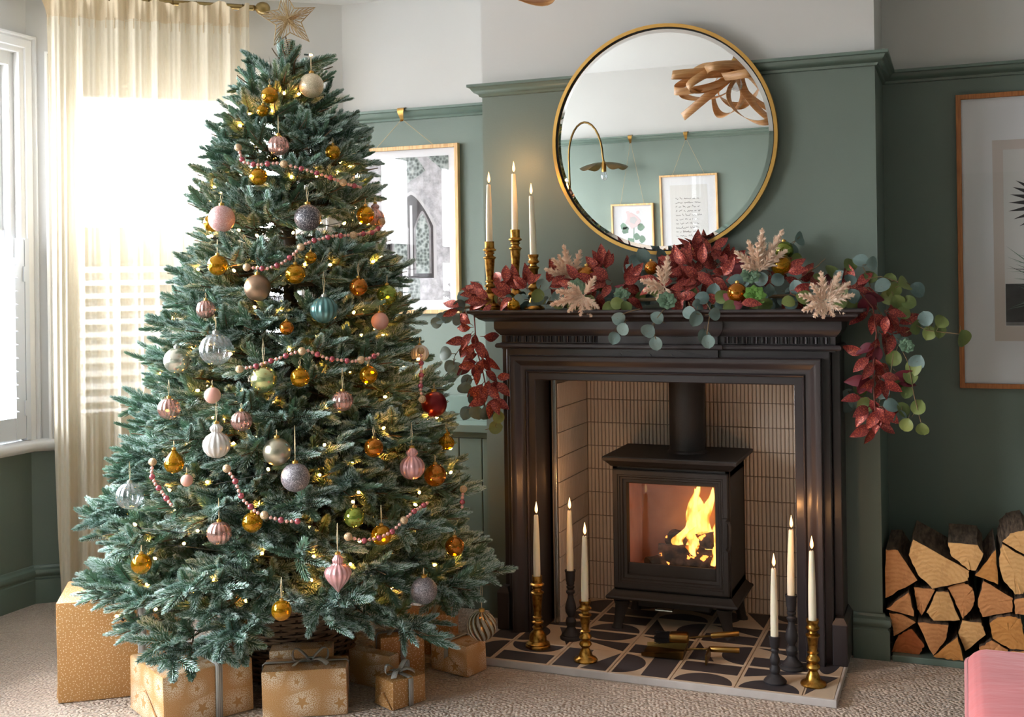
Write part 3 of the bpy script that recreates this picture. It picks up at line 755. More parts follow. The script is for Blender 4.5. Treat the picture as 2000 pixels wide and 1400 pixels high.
mb.sweep([(tx0, ey + .01), (tx0, ey - .012), (tx1, ey - .012), (tx1, ey + .01)], CP, xy)
part('centre_tablet', mb, 'surround_black', S, 40)
mb = MB()
for cx, rr in ((-.135, .010), (-.03, .009), (.045, .009)):
    mb.add([(cx + rr * cos(pi * k / 10), ey - .0155, 1.002 + rr * sin(pi * k / 10)) for k in range(11)] + [(cx + rr * cos(pi * k / 10), ey - .011, 1.002 + rr * sin(pi * k / 10)) for k in range(11)], [tuple(range(11))] + [(k, k + 1, 12 + k, 11 + k) for k in range(10)])
for a, b in ((-.122, -.042), (.06, .17)):
    mb.add([(a, ey - .015, 1.015), (b, ey - .015, 1.002), (b, ey - .015, 1.006), (a, ey - .015, 1.019), (a, ey - .011, 1.015), (b, ey - .011, 1.002), (b, ey - .011, 1.006), (a, ey - .011, 1.019)], [(0, 1, 2, 3), (0, 4, 5, 1), (3, 2, 6, 7), (0, 3, 7, 4), (1, 5, 6, 2)])
part('carved_ribbon', mb, 'surround_black', S)
# dentils: a cupped block and a pair of reeds
dm = MB()
n = 6
dm.add([(-.007 + .014 * k / n, -.004 - .006 * abs(cos(pi * k / n)), z) for z in (1.047, 1.068) for k in range(n + 1)] + [(-.007, 0, 1.047), (.007, 0, 1.047), (-.007, 0, 1.068), (.007, 0, 1.068)],
       [(k, k + 1, n + 2 + k, n + 1 + k) for k in range(n)] + [tuple(list(range(n, -1, -1)) + [2 * n + 2, 2 * n + 3]), tuple(list(range(n + 1, 2 * n + 2)) + [2 * n + 5, 2 * n + 4]), (0, n + 1, 2 * n + 4, 2 * n + 2), (n, 2 * n + 3, 2 * n + 5, 2 * n + 1)])
for q in (.0105, .0145): dm.tube([(q, -.002, 1.047), (q, -.002, 1.068)], .0022, 6)
dme = dm.mesh('dentil', 'surround_black', 40)
for k in range(11): link('dentil', dme, S, loc=(ex0 + .026 + k * .0315, ey, 0)); link('dentil', dme, S, loc=(ex1 - .034 - k * .0315, ey, 0))

# ------------------------------------------------------------------ stove
ST = thing('wood_burning_stove', 'black cast iron wood burning stove with glass door on the hearth', 'stove', (0, .1, HZ))
def sb(x0, x1, y0, y1, z0, z1, b=.004, seg=2): return MB().bbox(x0, x1, y0 - .1, y1 - .1, z0 - HZ, z1 - HZ, b, seg)
bx, by0, by1 = .21, -.035, .235
mb = sb(-bx, -bx + .02, by0, by1, .16, .60, .003); 
for a in ((bx - .02, bx, by0, by1, .16, .60), (-bx, bx, by1 - .02, by1, .16, .60), (-bx, bx, by0, by1, .16, .19), (-bx, bx, by0, by1, .575, .60)):
    q = sb(*a, .003); mb.add(q.V, q.F)
part('body', mb, 'stove_black', ST)
mb = sb(-bx + .02, -bx + .045, by0 + .03, by1 - .02, .19, .56, .002)
for a in ((bx - .045, bx - .02, by0 + .03, by1 - .02, .19, .56), (-bx + .02, bx - .02, by1 - .045, by1 - .02, .19, .56), (-bx + .02, bx - .02, by0 + .03, by1 - .02, .19, .215), (-bx + .02, bx - .02, by0 + .03, by1 - .02, .55, .56)):
    q = sb(*a, .002); mb.add(q.V, q.F)
part('firebrick_lining', mb, 'firebrick', ST)
tp_ = [(0, .598), (.006, .600), (.012, .608), (.022, .618), (.028, .622), (.030, .632), (.028, .636), (0, .636)]
rect = lambda x, y0, y1: [(-x, y1 - .1), (-x, y0 - .1), (x, y0 - .1), (x, y1 - .1)]
mb = MB().sweep(rect(bx - .002, by0 - .004, by1), [(o, z - HZ) for o, z in tp_], xy, closed=True)
q = sb(-bx - .001, bx + .001, by0 - .006, by1 + .001, .598, .636, .001, 1); mb.add(q.V, q.F); part('top_plate', mb, 'stove_black', ST, 35)
bp_ = [(0, .128), (.020, .130), (.024, .136), (.022, .142), (.012, .148), (.004, .158), (0, .162)]
mb = MB().sweep(rect(bx, by0 - .006, by1), [(o, z - HZ) for o, z in bp_], xy, closed=True)
q = sb(-bx, bx, by0 - .006, by1, .128, .162, .001, 1); mb.add(q.V, q.F); part('base_plinth', mb, 'stove_black', ST, 35)
# door: mitred moulded frame
dz0, dz1, dx = .170, .590, .205
dp = [(0, by0 + .002), (0, by0 - .016), (.003, by0 - .019), (.017, by0 - .019), (.019, by0 - .016), (.024, by0 - .016), (.027, by0 - .012), (.033, by0 - .012), (.036, by0 - .006), (.046, by0 - .004), (.050, by0 + .004), (.052, by0 + .014)]
door = part('door', MB().sweep([(-dx, dz0), (-dx, dz1), (dx, dz1), (dx, dz0)], [(o, w) for o, w in dp], lambda u, v, w: (u, w - .1, v - HZ), closed=True), 'stove_black', ST, 30)
part('lower_panel', sb(-.155, .155, by0 + .004, by0 + .012, .218, .258, .002), 'stove_black', door)
part('glass', sb(-.156, .156, by0 + .013, by0 + .018, .245, .542, .001, 1), 'pane_glass', door)
hp = [(bx + .004, by0 - .018), (bx + .018, by0 - .03), (bx + .02, by0 - .034)]
mb = MB().tube([(.198, by0 - .118, .43 - HZ), (.212, by0 - .142, .43 - HZ), (.216, by0 - .146, .42 - HZ), (.216, by0 - .146, .345 - HZ), (.212, by0 - .142, .335 - HZ), (.198, by0 - .118, .335 - HZ)], .0055, 8)
part('handle', mb, 'stove_black', door, 40)
q = sb(.185, .203, by0 - .026, by0 - .017, .325, .44, .002); part('handle_plate', q, 'stove_black', door)
lp = MB()
def leg(sx, sy):
    mb = MB(); cx, cy = sx * (bx - .008), (by0 + .005 if sy < 0 else by1 - .03) - .1
    pts = [(0, .100, .030), (-.004, .085, .026), (.0, .05, .020), (.006, .015, .017), (.010, .008, .020), (.010, 0, .021)]
    V = []; n = 8
    for ox, z, r in pts:
        for k in range(n): V.append((cx + sx * ox - sx * r * .6 + r * cos(2 * pi * k / n + pi / 8), cy + sy * ox * .6 + r * .8 * sin(2 * pi * k / n + pi / 8), z))
    F = [(i * n + k, i * n + (k + 1) % n, (i + 1) * n + (k + 1) % n, (i + 1) * n + k) for i in range(len(pts) - 1) for k in range(n)] + [tuple(range(n)), tuple((len(pts) - 1) * n + k for k in range(n - 1, -1, -1))]
    return mb.add(V, F)
for sx in (-1, 1):
    for sy in (-1, 1): part('leg', leg(sx, sy), 'stove_black', ST, 40)
part('heat_shield', sb(-.13, .13, -.01, .2, .098, .13, .004), 'stove_black', ST)
mb = MB().tube([(-.055, by0 - .105, .087), (-.055, by0 - .118, .082), (.005, by0 - .118, .082), (.005, by0 - .105, .087)], .003, 6); part('air_control', mb, 'chrome', ST, 40)
mb = MB().lathe([(.073, .606), (.073, .616), (.068, .622), (.065, .624), (.065, .97)], 32, (.028, .02, 0)); part('flue_pipe', mb, 'stove_black', ST, 40)
# burning logs and flames
def rough_log(L, r, seed, n=12, m=14):
    q = random.Random(seed); V = []; ph_ = [q.uniform(0, 6.28) for _ in range(4)]
    for i in range(m + 1):
        for k in range(n):
            a = 2 * pi * k / n; rr = r * (1 + .16 * sin(2 * a + ph_[0]) + .08 * sin(3 * a + i * .6 + ph_[1]) + q.uniform(-.05, .05)) * (.93 if i in (0, m) else 1)
            V.append((-L / 2 + L * i / m, rr * cos(a), rr * sin(a)))
    F = [(i * n + k, i * n + (k + 1) % n, (i + 1) * n + (k + 1) % n, (i + 1) * n + k) for i in range(m) for k in range(n)] + [tuple(range(n)), tuple(m * n + k for k in range(n - 1, -1, -1))]
    return MB().add(V, F)
for i, (L, r, x, y, z, rz, ry, lab) in enumerate([(.20, .040, .02, .10, .255, .25, .06, 'charred log lying at the bottom of the stove fire'), (.19, .034, .035, .14, .316, -.35, -.12, 'charred log on top of another in the stove fire'), (.13, .026, -.055, .06, .243, .9, 0, 'short charred log at the front of the stove fire')]):
    o = link('burning_log', rough_log(L, r, i).mesh('burning_log', 'ember_log', 50), loc=(x, y, z), rot=(0, ry, rz)); tag(o, lab, 'log')
FL = thing('log_fire', 'yellow and orange flames rising from logs inside the stove', 'fire', (.04, .12, .30))
def tongue(h, w, sway, seed):
    q = random.Random(seed); a0 = q.uniform(0, 6.28); V = []; n = 12; m = 18
    for i in range(m + 1):
        t_ = i / m; r = w * (sin(pi * min(1, t_ * .86 + .14)) ** .8) * (1 - t_ * .55) + .0005
        if i == m: r = .0006
        cx = sway * sin(t_ * 3.4 + a0) * t_ + .006 * sin(t_ * 9 + a0); cy = .012 * sin(t_ * 4 + a0 * 2) * t_
        for k in range(n):
            an = 2 * pi * k / n; rr = r * (1 + .18 * sin(3 * an + t_ * 8 + a0))
            V.append((cx + rr * cos(an), cy + rr * .55 * sin(an), t_ * h))
    F = [(i * n + k, i * n + (k + 1) % n, (i + 1) * n + (k + 1) % n, (i + 1) * n + k) for i in range(m) for k in range(n)] + [tuple(range(n))]
    return MB().add(V, F)
for i, (x, y, z, h, w, sw) in enumerate([(-.005, 0, 0, .235, .030, .03), (.055, .0, -.01, .225, .036, -.03), (.085, -.01, -.03, .17, .026, .03), (.03, .02, 0, .20, .032, .02), (-.04, -.01, -.03, .12, .026, -.03), (.01, -.03, -.03, .11, .03, .02), (.09, -.04, -.06, .10, .016, .02)]):
    part('flame', tongue(h, w, sw, i), 'fire_flame', FL, 60, loc=(x, y, z))

# ================================================================== mirror and pictures
def arc_ring(R0, R1, y0, y1, n=96):
    V = []; F = []
    for k in range(n):
        a = 2 * pi * k / n
        for r, y in ((R0, y0), (R0, y1), (R1, y1), (R1, y0)): V.append((r * cos(a), y, r * sin(a)))
    for k in range(n):
        j = (k + 1) % n
        for i in range(4): F.append((k * 4 + i, j * 4 + i, j * 4 + (i + 1) % 4, k * 4 + (i + 1) % 4))
    return MB().add(V, F)
MR = .402; TILT = radians(2.2)
T = thing('round_mirror', 'large round mirror in slim gold frame above the mantel', 'mirror', (-.012, -.024 - MR * sin(TILT), 1.7495)); T.rotation_euler = (TILT, 0, 0)
part('frame', arc_ring(MR - .012, MR, -.012, .014), 'mirror_frame', T, 40)
part('inner_lip', arc_ring(MR - .0155, MR - .012, -.006, .012), 'stove_gap', T, 40)
n = 96; RB = MR - .030
part('bevel', MB().add([(r * cos(2 * pi * k / n), y, r * sin(2 * pi * k / n)) for r, y in ((RB, -.004), (MR - .0155, -.0015)) for k in range(n)], [(k, (k + 1) % n, n + (k + 1) % n, n + k) for k in range(n)]), 'mirror_glass', T, 180)
mb = MB().add([(RB * cos(2 * pi * k / n), y, RB * sin(2 * pi * k / n)) for y in (-.004, .006) for k in range(n)], [tuple(range(n)), tuple(range(2 * n - 1, n - 1, -1))] + [(k, n + k, n + (k + 1) % n, (k + 1) % n) for k in range(n)])
part('mirror_plate', mb, 'mirror_glass', T)

def picture(name, label, x0, x1, z0, z1, ywall, face, fw, mats, mat_w, hook=None, ch=1):
    "framed picture on a wall facing face (-1: towards -Y, +1: towards +Y)"
    cx, cz = (x0 + x1) / 2, z0
    T = thing(name, label, 'picture', (cx, ywall + face * .004, cz))
    w, h = x1 - x0, z1 - z0; f = face
    def yy(d): return f * d
    mb = MB().sweep([(-w / 2, 0), (-w / 2, h), (w / 2, h), (w / 2, 0)], [(0, yy(0)), (0, yy(.022)), (.001, yy(.023)), (fw - .001, yy(.023)), (fw, yy(.022)), (fw, yy(.012))], lambda u, v, q: (u, q, v), closed=True)
    part('frame', mb, mats, T, 30)
    part('mat_board', MB().box(-w / 2 + fw * .6, w / 2 - fw * .6, min(yy(.004), yy(.010)), max(yy(.004), yy(.010)), fw * .6, h - fw * .6), 'mat_board', T)
    part('glazing', MB().box(-w / 2 + fw * .6, w / 2 - fw * .6, min(yy(.0155), yy(.0172)), max(yy(.0155), yy(.0172)), fw * .6, h - fw * .6), 'pane_glass', T)
    if hook:
        hx, hz = hook[0] - cx, hook[1] - cz
        for sx in (-.28, .28):
            part('cord', MB().tube([(hx, yy(.034), hz - .042), (sx * w, yy(.004), h - .005)], .0013, 5), 'cord', T)
        pts = [(hx, yy(.002), hz + .006), (hx, yy(.03), hz + .008), (hx, yy(.05), hz + .002), (hx, yy(.052), hz - .014), (hx, yy(.044), hz - .030), (hx, yy(.038), hz - .044), (hx, yy(.044), hz - .050)]
        mb = MB()
        wd = [.016, .016, .016, .014, .010, .007, .006]
        mb.add([(p[0] + s * q, p[1], p[2]) for p, q in zip(pts, wd) for s in (-1, 1)] + [(p[0] + s * q, p[1] - f * .003, p[2] - .002) for p, q in zip(pts, wd) for s in (-1, 1)],
               [(2 * i, 2 * i + 1, 2 * i + 3, 2 * i + 2) for i in range(6)] + [(14 + 2 * i, 16 + 2 * i, 17 + 2 * i, 15 + 2 * i) for i in range(6)])
        part('hook', mb, 'brass', T, 60)
    def ink(poly, m, lev=1, nm='print', par=None):
        d = .0102 + .0004 * lev
        n = len(poly); mb = MB().add([(x, yy(d), z) for x, z in poly], [tuple(range(n))]); return part(nm, mb, m, par or T)
    return T, ink, w, h
def rectp(x0, x1, z0, z1): return [(x0, z0), (x1, z0), (x1, z1), (x0, z1)]
# left alcove: print of a gothic window
T, ink, w, h = picture('framed_print', 'oak framed print of an arched church window beside the tree', -1.495, -.985, 1.131, 1.843, YB, -1, .016, 'oak', .05, (-1.235, 1.998))
m_ = .048; t = NT('print_church'); v = t.coord('Object'); nz = t.noise(v, 26, 6, .65); t.base(t.ramp(nz, [(.35, s2l((150, 148, 152))), (.65, s2l((206, 204, 208)))])); t.p(roughness=.8); MATS['print_church'] = t.m
t = NT('print_ivy'); v = t.coord('Object'); nz = t.vor(v, 70); t.base(t.ramp(nz, [(.2, s2l((70, 78, 76))), (.5, s2l((126, 136, 132))), (.8, s2l((176, 182, 180)))])); t.p(roughness=.8); MATS['print_ivy'] = t.m
pr = ink(rectp(-w / 2 + m_, w / 2 - m_, m_ + .01, h - m_), 'print_church')
def arch(cx, zb, wd, hs, ht, n=14):
    P = [(cx - wd / 2, zb), (cx + wd / 2, zb), (cx + wd / 2, zb + hs)]
    for k in range(1, n): 
        a = k / n; P.append((cx + wd / 2 * (1 - a) ** 1.0 * (1 - .0) * cos(a * pi / 2) ** .35 if a < 1 else cx, zb + hs + ht * sin(a * pi / 2)))
    P.append((cx, zb + hs + ht))
    R = [(2 * cx - x, z) for x, z in P[2:-1]][::-1]
    return P + R
ink(arch(.03, .15, .235, .22, .15), 'ink_light', 2); ink(arch(.03, .15, .205, .22, .135), 'ink_dark', 3)
for cx in (-.022, .082): ink(arch(cx, .17, .080, .19, .075), 'ink_mid', 4); ink(arch(cx, .17, .062, .19, .062), 'print_ivy', 5)
ink(rectp(.024, .036, .16, .46), 'ink_light', 6)
ink(rectp(-w / 2 + m_, w / 2 - m_ - .14, m_ + .01, m_ + .25), 'print_ivy', 2); ink([(-.10, h - m_), (.06, h - m_), (.10, h - m_ - .06), (-.02, h - m_ - .13), (-.12, h - m_ - .09)], 'print_ivy', 2)
ink([(w / 2 - m_ - .1, h - m_), (w / 2 - m_, h - m_), (w / 2 - m_, h - m_ - .12), (w / 2 - m_ - .04, h - m_ - .05)], 'print_ivy', 2)
# right alcove: large natural history print, partly out of view
T, ink, w, h = picture('framed_print', 'large dark oak framed nature print above the log store', .946, 1.70, .863, 1.896, YB, -1, .017, 'oak_amber', .05)
px0, px1, pz0, pz1 = -w / 2 + .117, w / 2 - .117, .166, h - .166
ink(rectp(px0, px1, pz0, pz1), 'paper_warm'); ink(rectp(px0 + .034, px1 - .034, pz0 + .052, pz1 - .034), 'paper_grey', 2)
ix0, iz0 = px0 + .036, pz0 + .054
ink(rectp(ix0, px1 - .036, iz0, iz0 + .145), 'ink_dark', 3); ink(rectp(ix0, px1 - .036, iz0, iz0 + .012), 'ink_mid', 4)
q = random.Random(3)
for k in range(34):      # reeds
    bx_, bz_ = ix0 + .16 + q.uniform(-.05, .06), iz0 + .10 + q.uniform(-.02, .10); an = q.uniform(2.2, 3.5); L = q.uniform(.08, .19)
    d = Vector((cos(an), sin(an))); p_ = Vector((-d.y, d.x)) * .0035; e_ = Vector((bx_, bz_)) + d * L
    e_.x = max(e_.x, ix0 + .002)
    ink([(bx_ - p_.x, bz_ - p_.y), tuple(e_), (bx_ + p_.x, bz_ + p_.y)], 'ink_green' if k % 3 else 'ink_dark', 4 + (k % 3), 'reed')
for k in range(13):      # dark wing feathers
    an = radians(150 + k * 9.5); L = .16 - abs(k - 4) * .006; bx_, bz_ = ix0 + .155 + k * .004, pz0 + .49 - k * .004
    d = Vector((cos(an), sin(an))); p_ = Vector((-d.y, d.x)) * .011; c_ = Vector((bx_, bz_))
    if (c_ + d * L).x < ix0 + .004: L = (bx_ - ix0 - .004) / max(.05, -d.x)
    ink([tuple(c_), tuple(c_ + d * L * .5 - p_), tuple(c_ + d * L), tuple(c_ + d * L * .5 + p_)], 'ink_dark', 4 + (k % 3), 'feather')
ink([(ix0 + .14, pz0 + .49), (ix0 + .2, pz0 + .36), (ix0 + .34, pz0 + .40), (ix0 + .36, pz0 + .52), (ix0 + .22, pz0 + .56)], 'ink_dark', 7, 'print')
ink([(ix0 + .10, pz0 + .56), (ix0 + .2, pz0 + .64), (ix0 + .36, pz0 + .66), (ix0 + .34, pz0 + .60), (ix0 + .18, pz0 + .555)], 'ink_mid', 5, 'print')

# opposite wall, seen in the mirror
T, ink, w, h = picture('framed_print', 'small oak framed rose print hanging on the opposite wall', -1.44, -1.12, 1.04, 1.505, -4.2, 1, .013, 'oak', .03, (-1.269, 1.998))
q = random.Random(8)
def blob(cx, cz, r, ir=.25, n=11): return [(cx + r * (1 + q.uniform(-ir, ir)) * cos(2 * pi * k / n), cz + r * (1 + q.uniform(-ir, ir)) * sin(2 * pi * k / n)) for k in range(n)]
ink([(-.004, .10), (.004, .10), (.012, .30), (.006, .30)], 'ink_green', 1, 'print')
for cx, cz in ((.05, .15), (-.04, .13), (.07, .20), (-.02, .19), (.03, .22), (.09, .13), (-.07, .30), (-.055, .27), (.06, .29), (.02, .12)): ink(blob(cx, cz, .026), 'ink_green', 2 + (cz > .2), 'print')
ink(blob(0, .34, .052), 'ink_pink', 3, 'print'); ink(blob(.005, .345, .03), 'ink_light', 4, 'print'); ink(blob(-.035, .40, .012), 'ink_pink', 3, 'print'); ink(blob(.04, .40, .012), 'ink_pink', 3, 'print')
T, ink, w, h = picture('framed_print', 'oak framed handwritten letter print hanging on the opposite wall', -1.068, -.645, 1.09, 1.70, -4.2, 1, .014, 'oak', .05, (-.858, 1.998))
ink(rectp(-w / 2 + .075, w / 2 - .075, .09, h - .075), 'paper_grey')
for row in range(10):
    z = h - .175 - row * .030; x = -.098; mb = MB(); xe = .105 - (.03 if row in (0, 9) else q.uniform(0, .05))
    pts = []
    while x < xe:
        if q.random() < .16 and len(pts) > 3: mb.tube(pts, .0011, 4); pts = []; x += .009
        pts.append((x, .0112, z + q.uniform(-.004, .006) + (.008 if q.random() < .12 else 0))); x += .0035
    if len(pts) > 2: mb.tube(pts, .0011, 4)
    part('handwriting', mb, 'ink_dark', T)
# arc floor lamp, opposite wall
LX, LY = -1.70, -4.02
T = thing('arc_floor_lamp', 'bronze arc floor lamp with leaf shaped shade near the opposite wall', 'lamp', (LX, LY, 0))
pts = [(0, 0, .02), (0, 0, 1.75)] + [(.13 - .13 * cos(pi * k / 14), 0, 1.85 + .26 * sin(pi * k / 14)) for k in range(15)] + [(.265, 0, 1.82)]
part('stem', MB().tube(pts, .008, 8), 'brass_dark', T, 60); part('base', MB().lathe([(.13, 0), (.13, .012), (.02, .02), (.009, .03)], 28), 'brass_dark', T, 40)
part('socket', MB().lathe([(.018, 1.745), (.018, 1.80), (.012, 1.82)], 16, (.265, 0, 0)), 'brass', T, 40)
part('bulb', MB().lathe([(.001, 1.68), (.018, 1.688), (.026, 1.705), (.024, 1.722), (.014, 1.745)], 16, (.265, 0, 0)), 'glass_clear', T, 60)
for sg in (-1, 1):
    def petal(u, v, sg=sg):
        a = u * pi; L = .02 + .155 * v; wdt = .13 * sin(pi * min(.98, v * .9 + .05)) ** .7 * (2 * u - 1)
        return (.265 + sg * L, wdt, 1.815 - .035 * v * v - 3 * wdt * wdt)
    part('shade_leaf', grid_surface(petal, 10, 14), 'brass_dark', T, 180)

# wood ribbon pendant hanging in the middle of the room
PX, PY = -.05, -1.74
T = thing('pendant_light', 'looping oak veneer ribbon pendant light hanging from the ceiling', 'pendant', (PX, PY, ZC))
part('cord', MB().tube([(0, 0, 0), (0, 0, -.27)], .003, 6), 'stove_gap', T); part('ceiling_rose', MB().lathe([(.05, -.025), (.05, 0)], 24), 'white_gloss', T, 40)
part('lamp_holder', MB().lathe([(.012, -.27), (.02, -.275), (.02, -.315), (.024, -.32), (.024, -.345), (.02, -.35)], 18), 'brass', T, 40)
part('bulb', MB().lathe([(.014, -.35), (.024, -.375), (.03, -.40), (.024, -.425), (.001, -.435)], 16), 'glass_clear', T, 60)
part('hub_ring', MB().lathe([(.05, -.352), (.06, -.352), (.06, -.346), (.05, -.346), (.05, -.352)], 28, cap=False), 'veneer', T, 40)
q = random.Random(21)
HUB = Vector((0, 0, -.338))
for k in range(15):
    az = 2 * pi * k * .382 + q.uniform(-.2, .2); el = radians((34, -6, -26, -42, -15)[k % 5] + q.uniform(-7, 7))
    d = Vector((cos(az) * cos(el), sin(az) * cos(el), sin(el))); pp = Vector((-sin(az), cos(az), 0)); roll = q.uniform(-.9, .9)
    pp = (pp * cos(roll) + d.cross(pp) * sin(roll)).normalized(); nn_ = d.cross(pp)
    a_, b_ = q.uniform(.135, .165), q.uniform(.075, .11); V = []; n = 40; wd = .021
    for i in range(n + 1):
        th = 2 * pi * i / n; c = HUB + d * (.035 + a_ * (1 - cos(th))) + pp * (b_ * sin(th)) * (1 + .25 * cos(th))
        sd = (nn_ + pp * .35 * sin(th) + d * .25 * cos(th)).normalized(); V += [c - sd * wd, c + sd * wd]
    o = part('veneer_ribbon', MB().add(V, [(2 * i, 2 * i + 1, 2 * i + 3, 2 * i + 2) for i in range(n)]), 'veneer', T, 180); md = o.modifiers.new('thick', 'SOLIDIFY'); md.thickness = .0015

# ================================================================== candles
GT = [(0, 0), (.042, 0), (.042, .007), (.039, .010), (.040, .014), (.034, .018), (.030, .022), (.0295, .034), (.026, .046), (.017, .056), (.013, .060), (.018, .065), (.018, .069), (.012, .073), (.012, .077), (.020, .082), (.0205, .087), (.013, .092), (.012, .096), (.016, .099), (.016, .103), (.0125, .106), (.0135, .12), (.0185, .178), (.0195, .181), (.023, .184), (.023, .187), (.015, .192), (.013, .197), (.018, .200), (.018, .203), (.014, .206), (.024, .211), (.024, .215), (.0175, .219), (.0175, .243), (.014, .243), (.013, .232), (0, .232)]
GS = [(0, 0), (.038, 0), (.039, .004), (.036, .009), (.026, .014), (.022, .019), (.020, .026), (.015, .036), (.012, .042), (.017, .047), (.021, .053), (.018, .060), (.012, .065), (.018, .070), (.021, .076), (.018, .083), (.013, .087), (.012, .092), (.0175, .096), (.012, .100), (.0125, .104), (.0175, .142), (.0215, .146), (.0215, .149), (.0125, .154), (.011, .160), (.020, .166), (.021, .170), (.017, .174), (.0155, .180), (.0185, .186), (.0195, .194), (.016, .194), (.013, .186), (0, .186)]
BT = [(0, 0), (.038, 0), (.039, .005), (.036, .010), (.033, .012), (.033, .016), (.024, .024), (.017, .034), (.013, .042), (.0175, .050), (.0185, .060), (.0155, .069), (.010, .075), (.011, .079), (.018, .092), (.0195, .106), (.0165, .122), (.0105, .142), (.010, .152), (.015, .158), (.0155, .164), (.010, .170), (.014, .176), (.014, .180), (.0105, .183), (.014, .188), (.0135, .194), (.0155, .200), (.017, .228), (.019, .232), (.019, .236), (.014, .236), (.0125, .226), (0, .226)]
BS = [(0, 0), (.034, 0), (.035, .005), (.031, .010), (.024, .016), (.016, .022), (.012, .026), (.0155, .034), (.0165, .042), (.012, .050), (.010, .054), (.0145, .062), (.0155, .072), (.011, .084), (.0095, .090), (.013, .096), (.013, .100), (.010, .104), (.0145, .110), (.0155, .134), (.0175, .138), (.0175, .142), (.013, .142), (.012, .132), (0, .132)]
flame_me = MB().lathe([(.0004, 0), (.0032, .004), (.0049, .010), (.0046, .017), (.003, .026), (.0014, .034), (.0002, .040)], 12).mesh('flame', 'candle_flame', 180)
wax_len = .216
def candle_mesh(bend):
    mb = MB().lathe([(.0118, 0), (.0118, .05), (.0112, .10), (.0098, .15), (.0082, .19), (.0074, wax_len - .004), (.0060, wax_len), (.002, wax_len - .001), (.0, wax_len - .001)], 18)
    mb.V = [(x + bend * (z / wax_len) ** 2, y, z) for x, y, z in mb.V]; return mb.mesh('wax', 'candle_wax', 60)
wick_me = MB().tube([(0, 0, -.002), (.0005, 0, .005), (.0015, 0, .010)], .0009, 5).mesh('wick', 'wick')
def candlestick(nm, lab, prof, mat, x, y, z, H, canlab, bend=0., facets=24):
    k = H / max(p[1] for p in prof)
    o = thing(nm, lab, 'candlestick', (x, y, z))
    ph_ = [(r, zz * k) for r, zz in prof]; cutz = .06 * k * (1 if prof in (GT, BT) else .7)
    lo = [p for p in ph_[:-3] if p[1] <= cutz]; hi = [p for p in ph_ if p[1] >= lo[-1][1]]
    part('base', MB().lathe(lo, facets), mat, o, 42); part('stem', MB().lathe([lo[-1]] + hi[1:], facets), mat, o, 42)
    cz = z + ph_[-1][1] + .0005
    c = thing('taper_candle', canlab, 'candle', (x, y, cz))
    link('wax', candle_mesh(bend), c); link('wick', wick_me, c, loc=(bend, 0, wax_len)); fl_ = link('flame', flame_me, c, loc=(bend + .001, 0, wax_len + .006), scale=(1.15, 1.15, 1.0))
    ld = bpy.data.lights.new('candle_light', 'POINT'); ld.energy = .32; ld.color = (1, .46, .15); ld.shadow_soft_size = .006
    lo_ = bpy.data.objects.new('candle_light', ld); COL.objects.link(lo_); lo_.parent = c; lo_.location = (bend + .001, 0, wax_len + .05)
MS = 1.1605
candlestick('candlestick', 'gold leafed candlestick at the end of the mantel shelf by the framed print', GT, 'gold_leaf', -.617, -.17, MS, .245, 'lit ivory taper candle at the mantel end, lower than the tallest one', .0)
candlestick('candlestick', 'tallest gold leafed candlestick on the mantel shelf', GT, 'gold_leaf', -.545, -.10, MS, .288, 'lit ivory taper candle in the tallest gold holder on the mantel', -.003)
candlestick('candlestick', 'shortest gold leafed candlestick on the mantel, next to pampas plumes', GS, 'gold_leaf', -.453, -.16, MS, .195, 'lit ivory taper candle in the shortest gold holder on the mantel', -.006)
H1 = HZ + .0008
candlestick('candlestick', 'tall gold candlestick on hearth in front of the surround, near the tree', GT, 'gold_leaf', -.394, -.325, H1, .24, 'lit ivory taper candle on the hearth beside the tree', .0)
candlestick('candlestick', 'tall black turned candlestick between two gold ones on the hearth', BT, 'wood_matt_black', -.316, -.205, H1, .236, 'lit ivory taper candle in black holder between two gold ones', .0)
candlestick('candlestick', 'short gold candlestick standing in front of the stove on the hearth', GS, 'gold_leaf', -.198, -.405, H1, .196, 'lit ivory taper candle in short gold holder in front of stove', .002)
candlestick('candlestick', 'short black turned candlestick at the front of the hearth', BS, 'wood_matt_black', .409, -.40, H1, .142, 'lit ivory taper candle in the short black holder', .0)
candlestick('candlestick', 'tall black turned candlestick against the surround, behind the short black one', BT, 'wood_matt_black', .441, -.262, H1, .234, 'lit ivory taper candle in tall black holder behind the short one', .003)
candlestick('candlestick', 'gold candlestick on the hearth corner near the log store', GS, 'gold_leaf', .521, -.383, H1, .198, 'lit ivory taper candle on the hearth corner near the log store', .0)

# ================================================================== fir tree
TX, TY = -1.10, -.72
RPROF = [(.16, .66), (.25, .70), (.42, .67), (.756, .56), (1.01, .46), (1.25, .385), (1.43, .325), (1.65, .275), (1.82, .215), (1.95, .14), (2.04, .06), (2.10, .01)]
def R_at(z):
    if z <= RPROF[0][0]: return RPROF[0][1]
    for (a, ra), (b, rb_) in zip(RPROF, RPROF[1:]):
        if a <= z <= b: return ra + (rb_ - ra) * (z - a) / (b - a)
    return 0.
def cone_hit(px, py, k=1.0):
    "first point on the line of sight that meets the tree's outer shape"
    d = pix(px, py); t_ = 2.2
    while t_ < 5:
        p = CAM + d * t_
        if (p.x - TX) ** 2 + (p.y - TY) ** 2 <= (k * R_at(p.z)) ** 2: return p
        t_ += .01
    # beside the outline: take the nearest approach to the axis
    dd = Vector((d.x, d.y)); o = Vector((TX - CAM.x, TY - CAM.y)); return CAM + d * (o.dot(dd) / dd.length_squared)

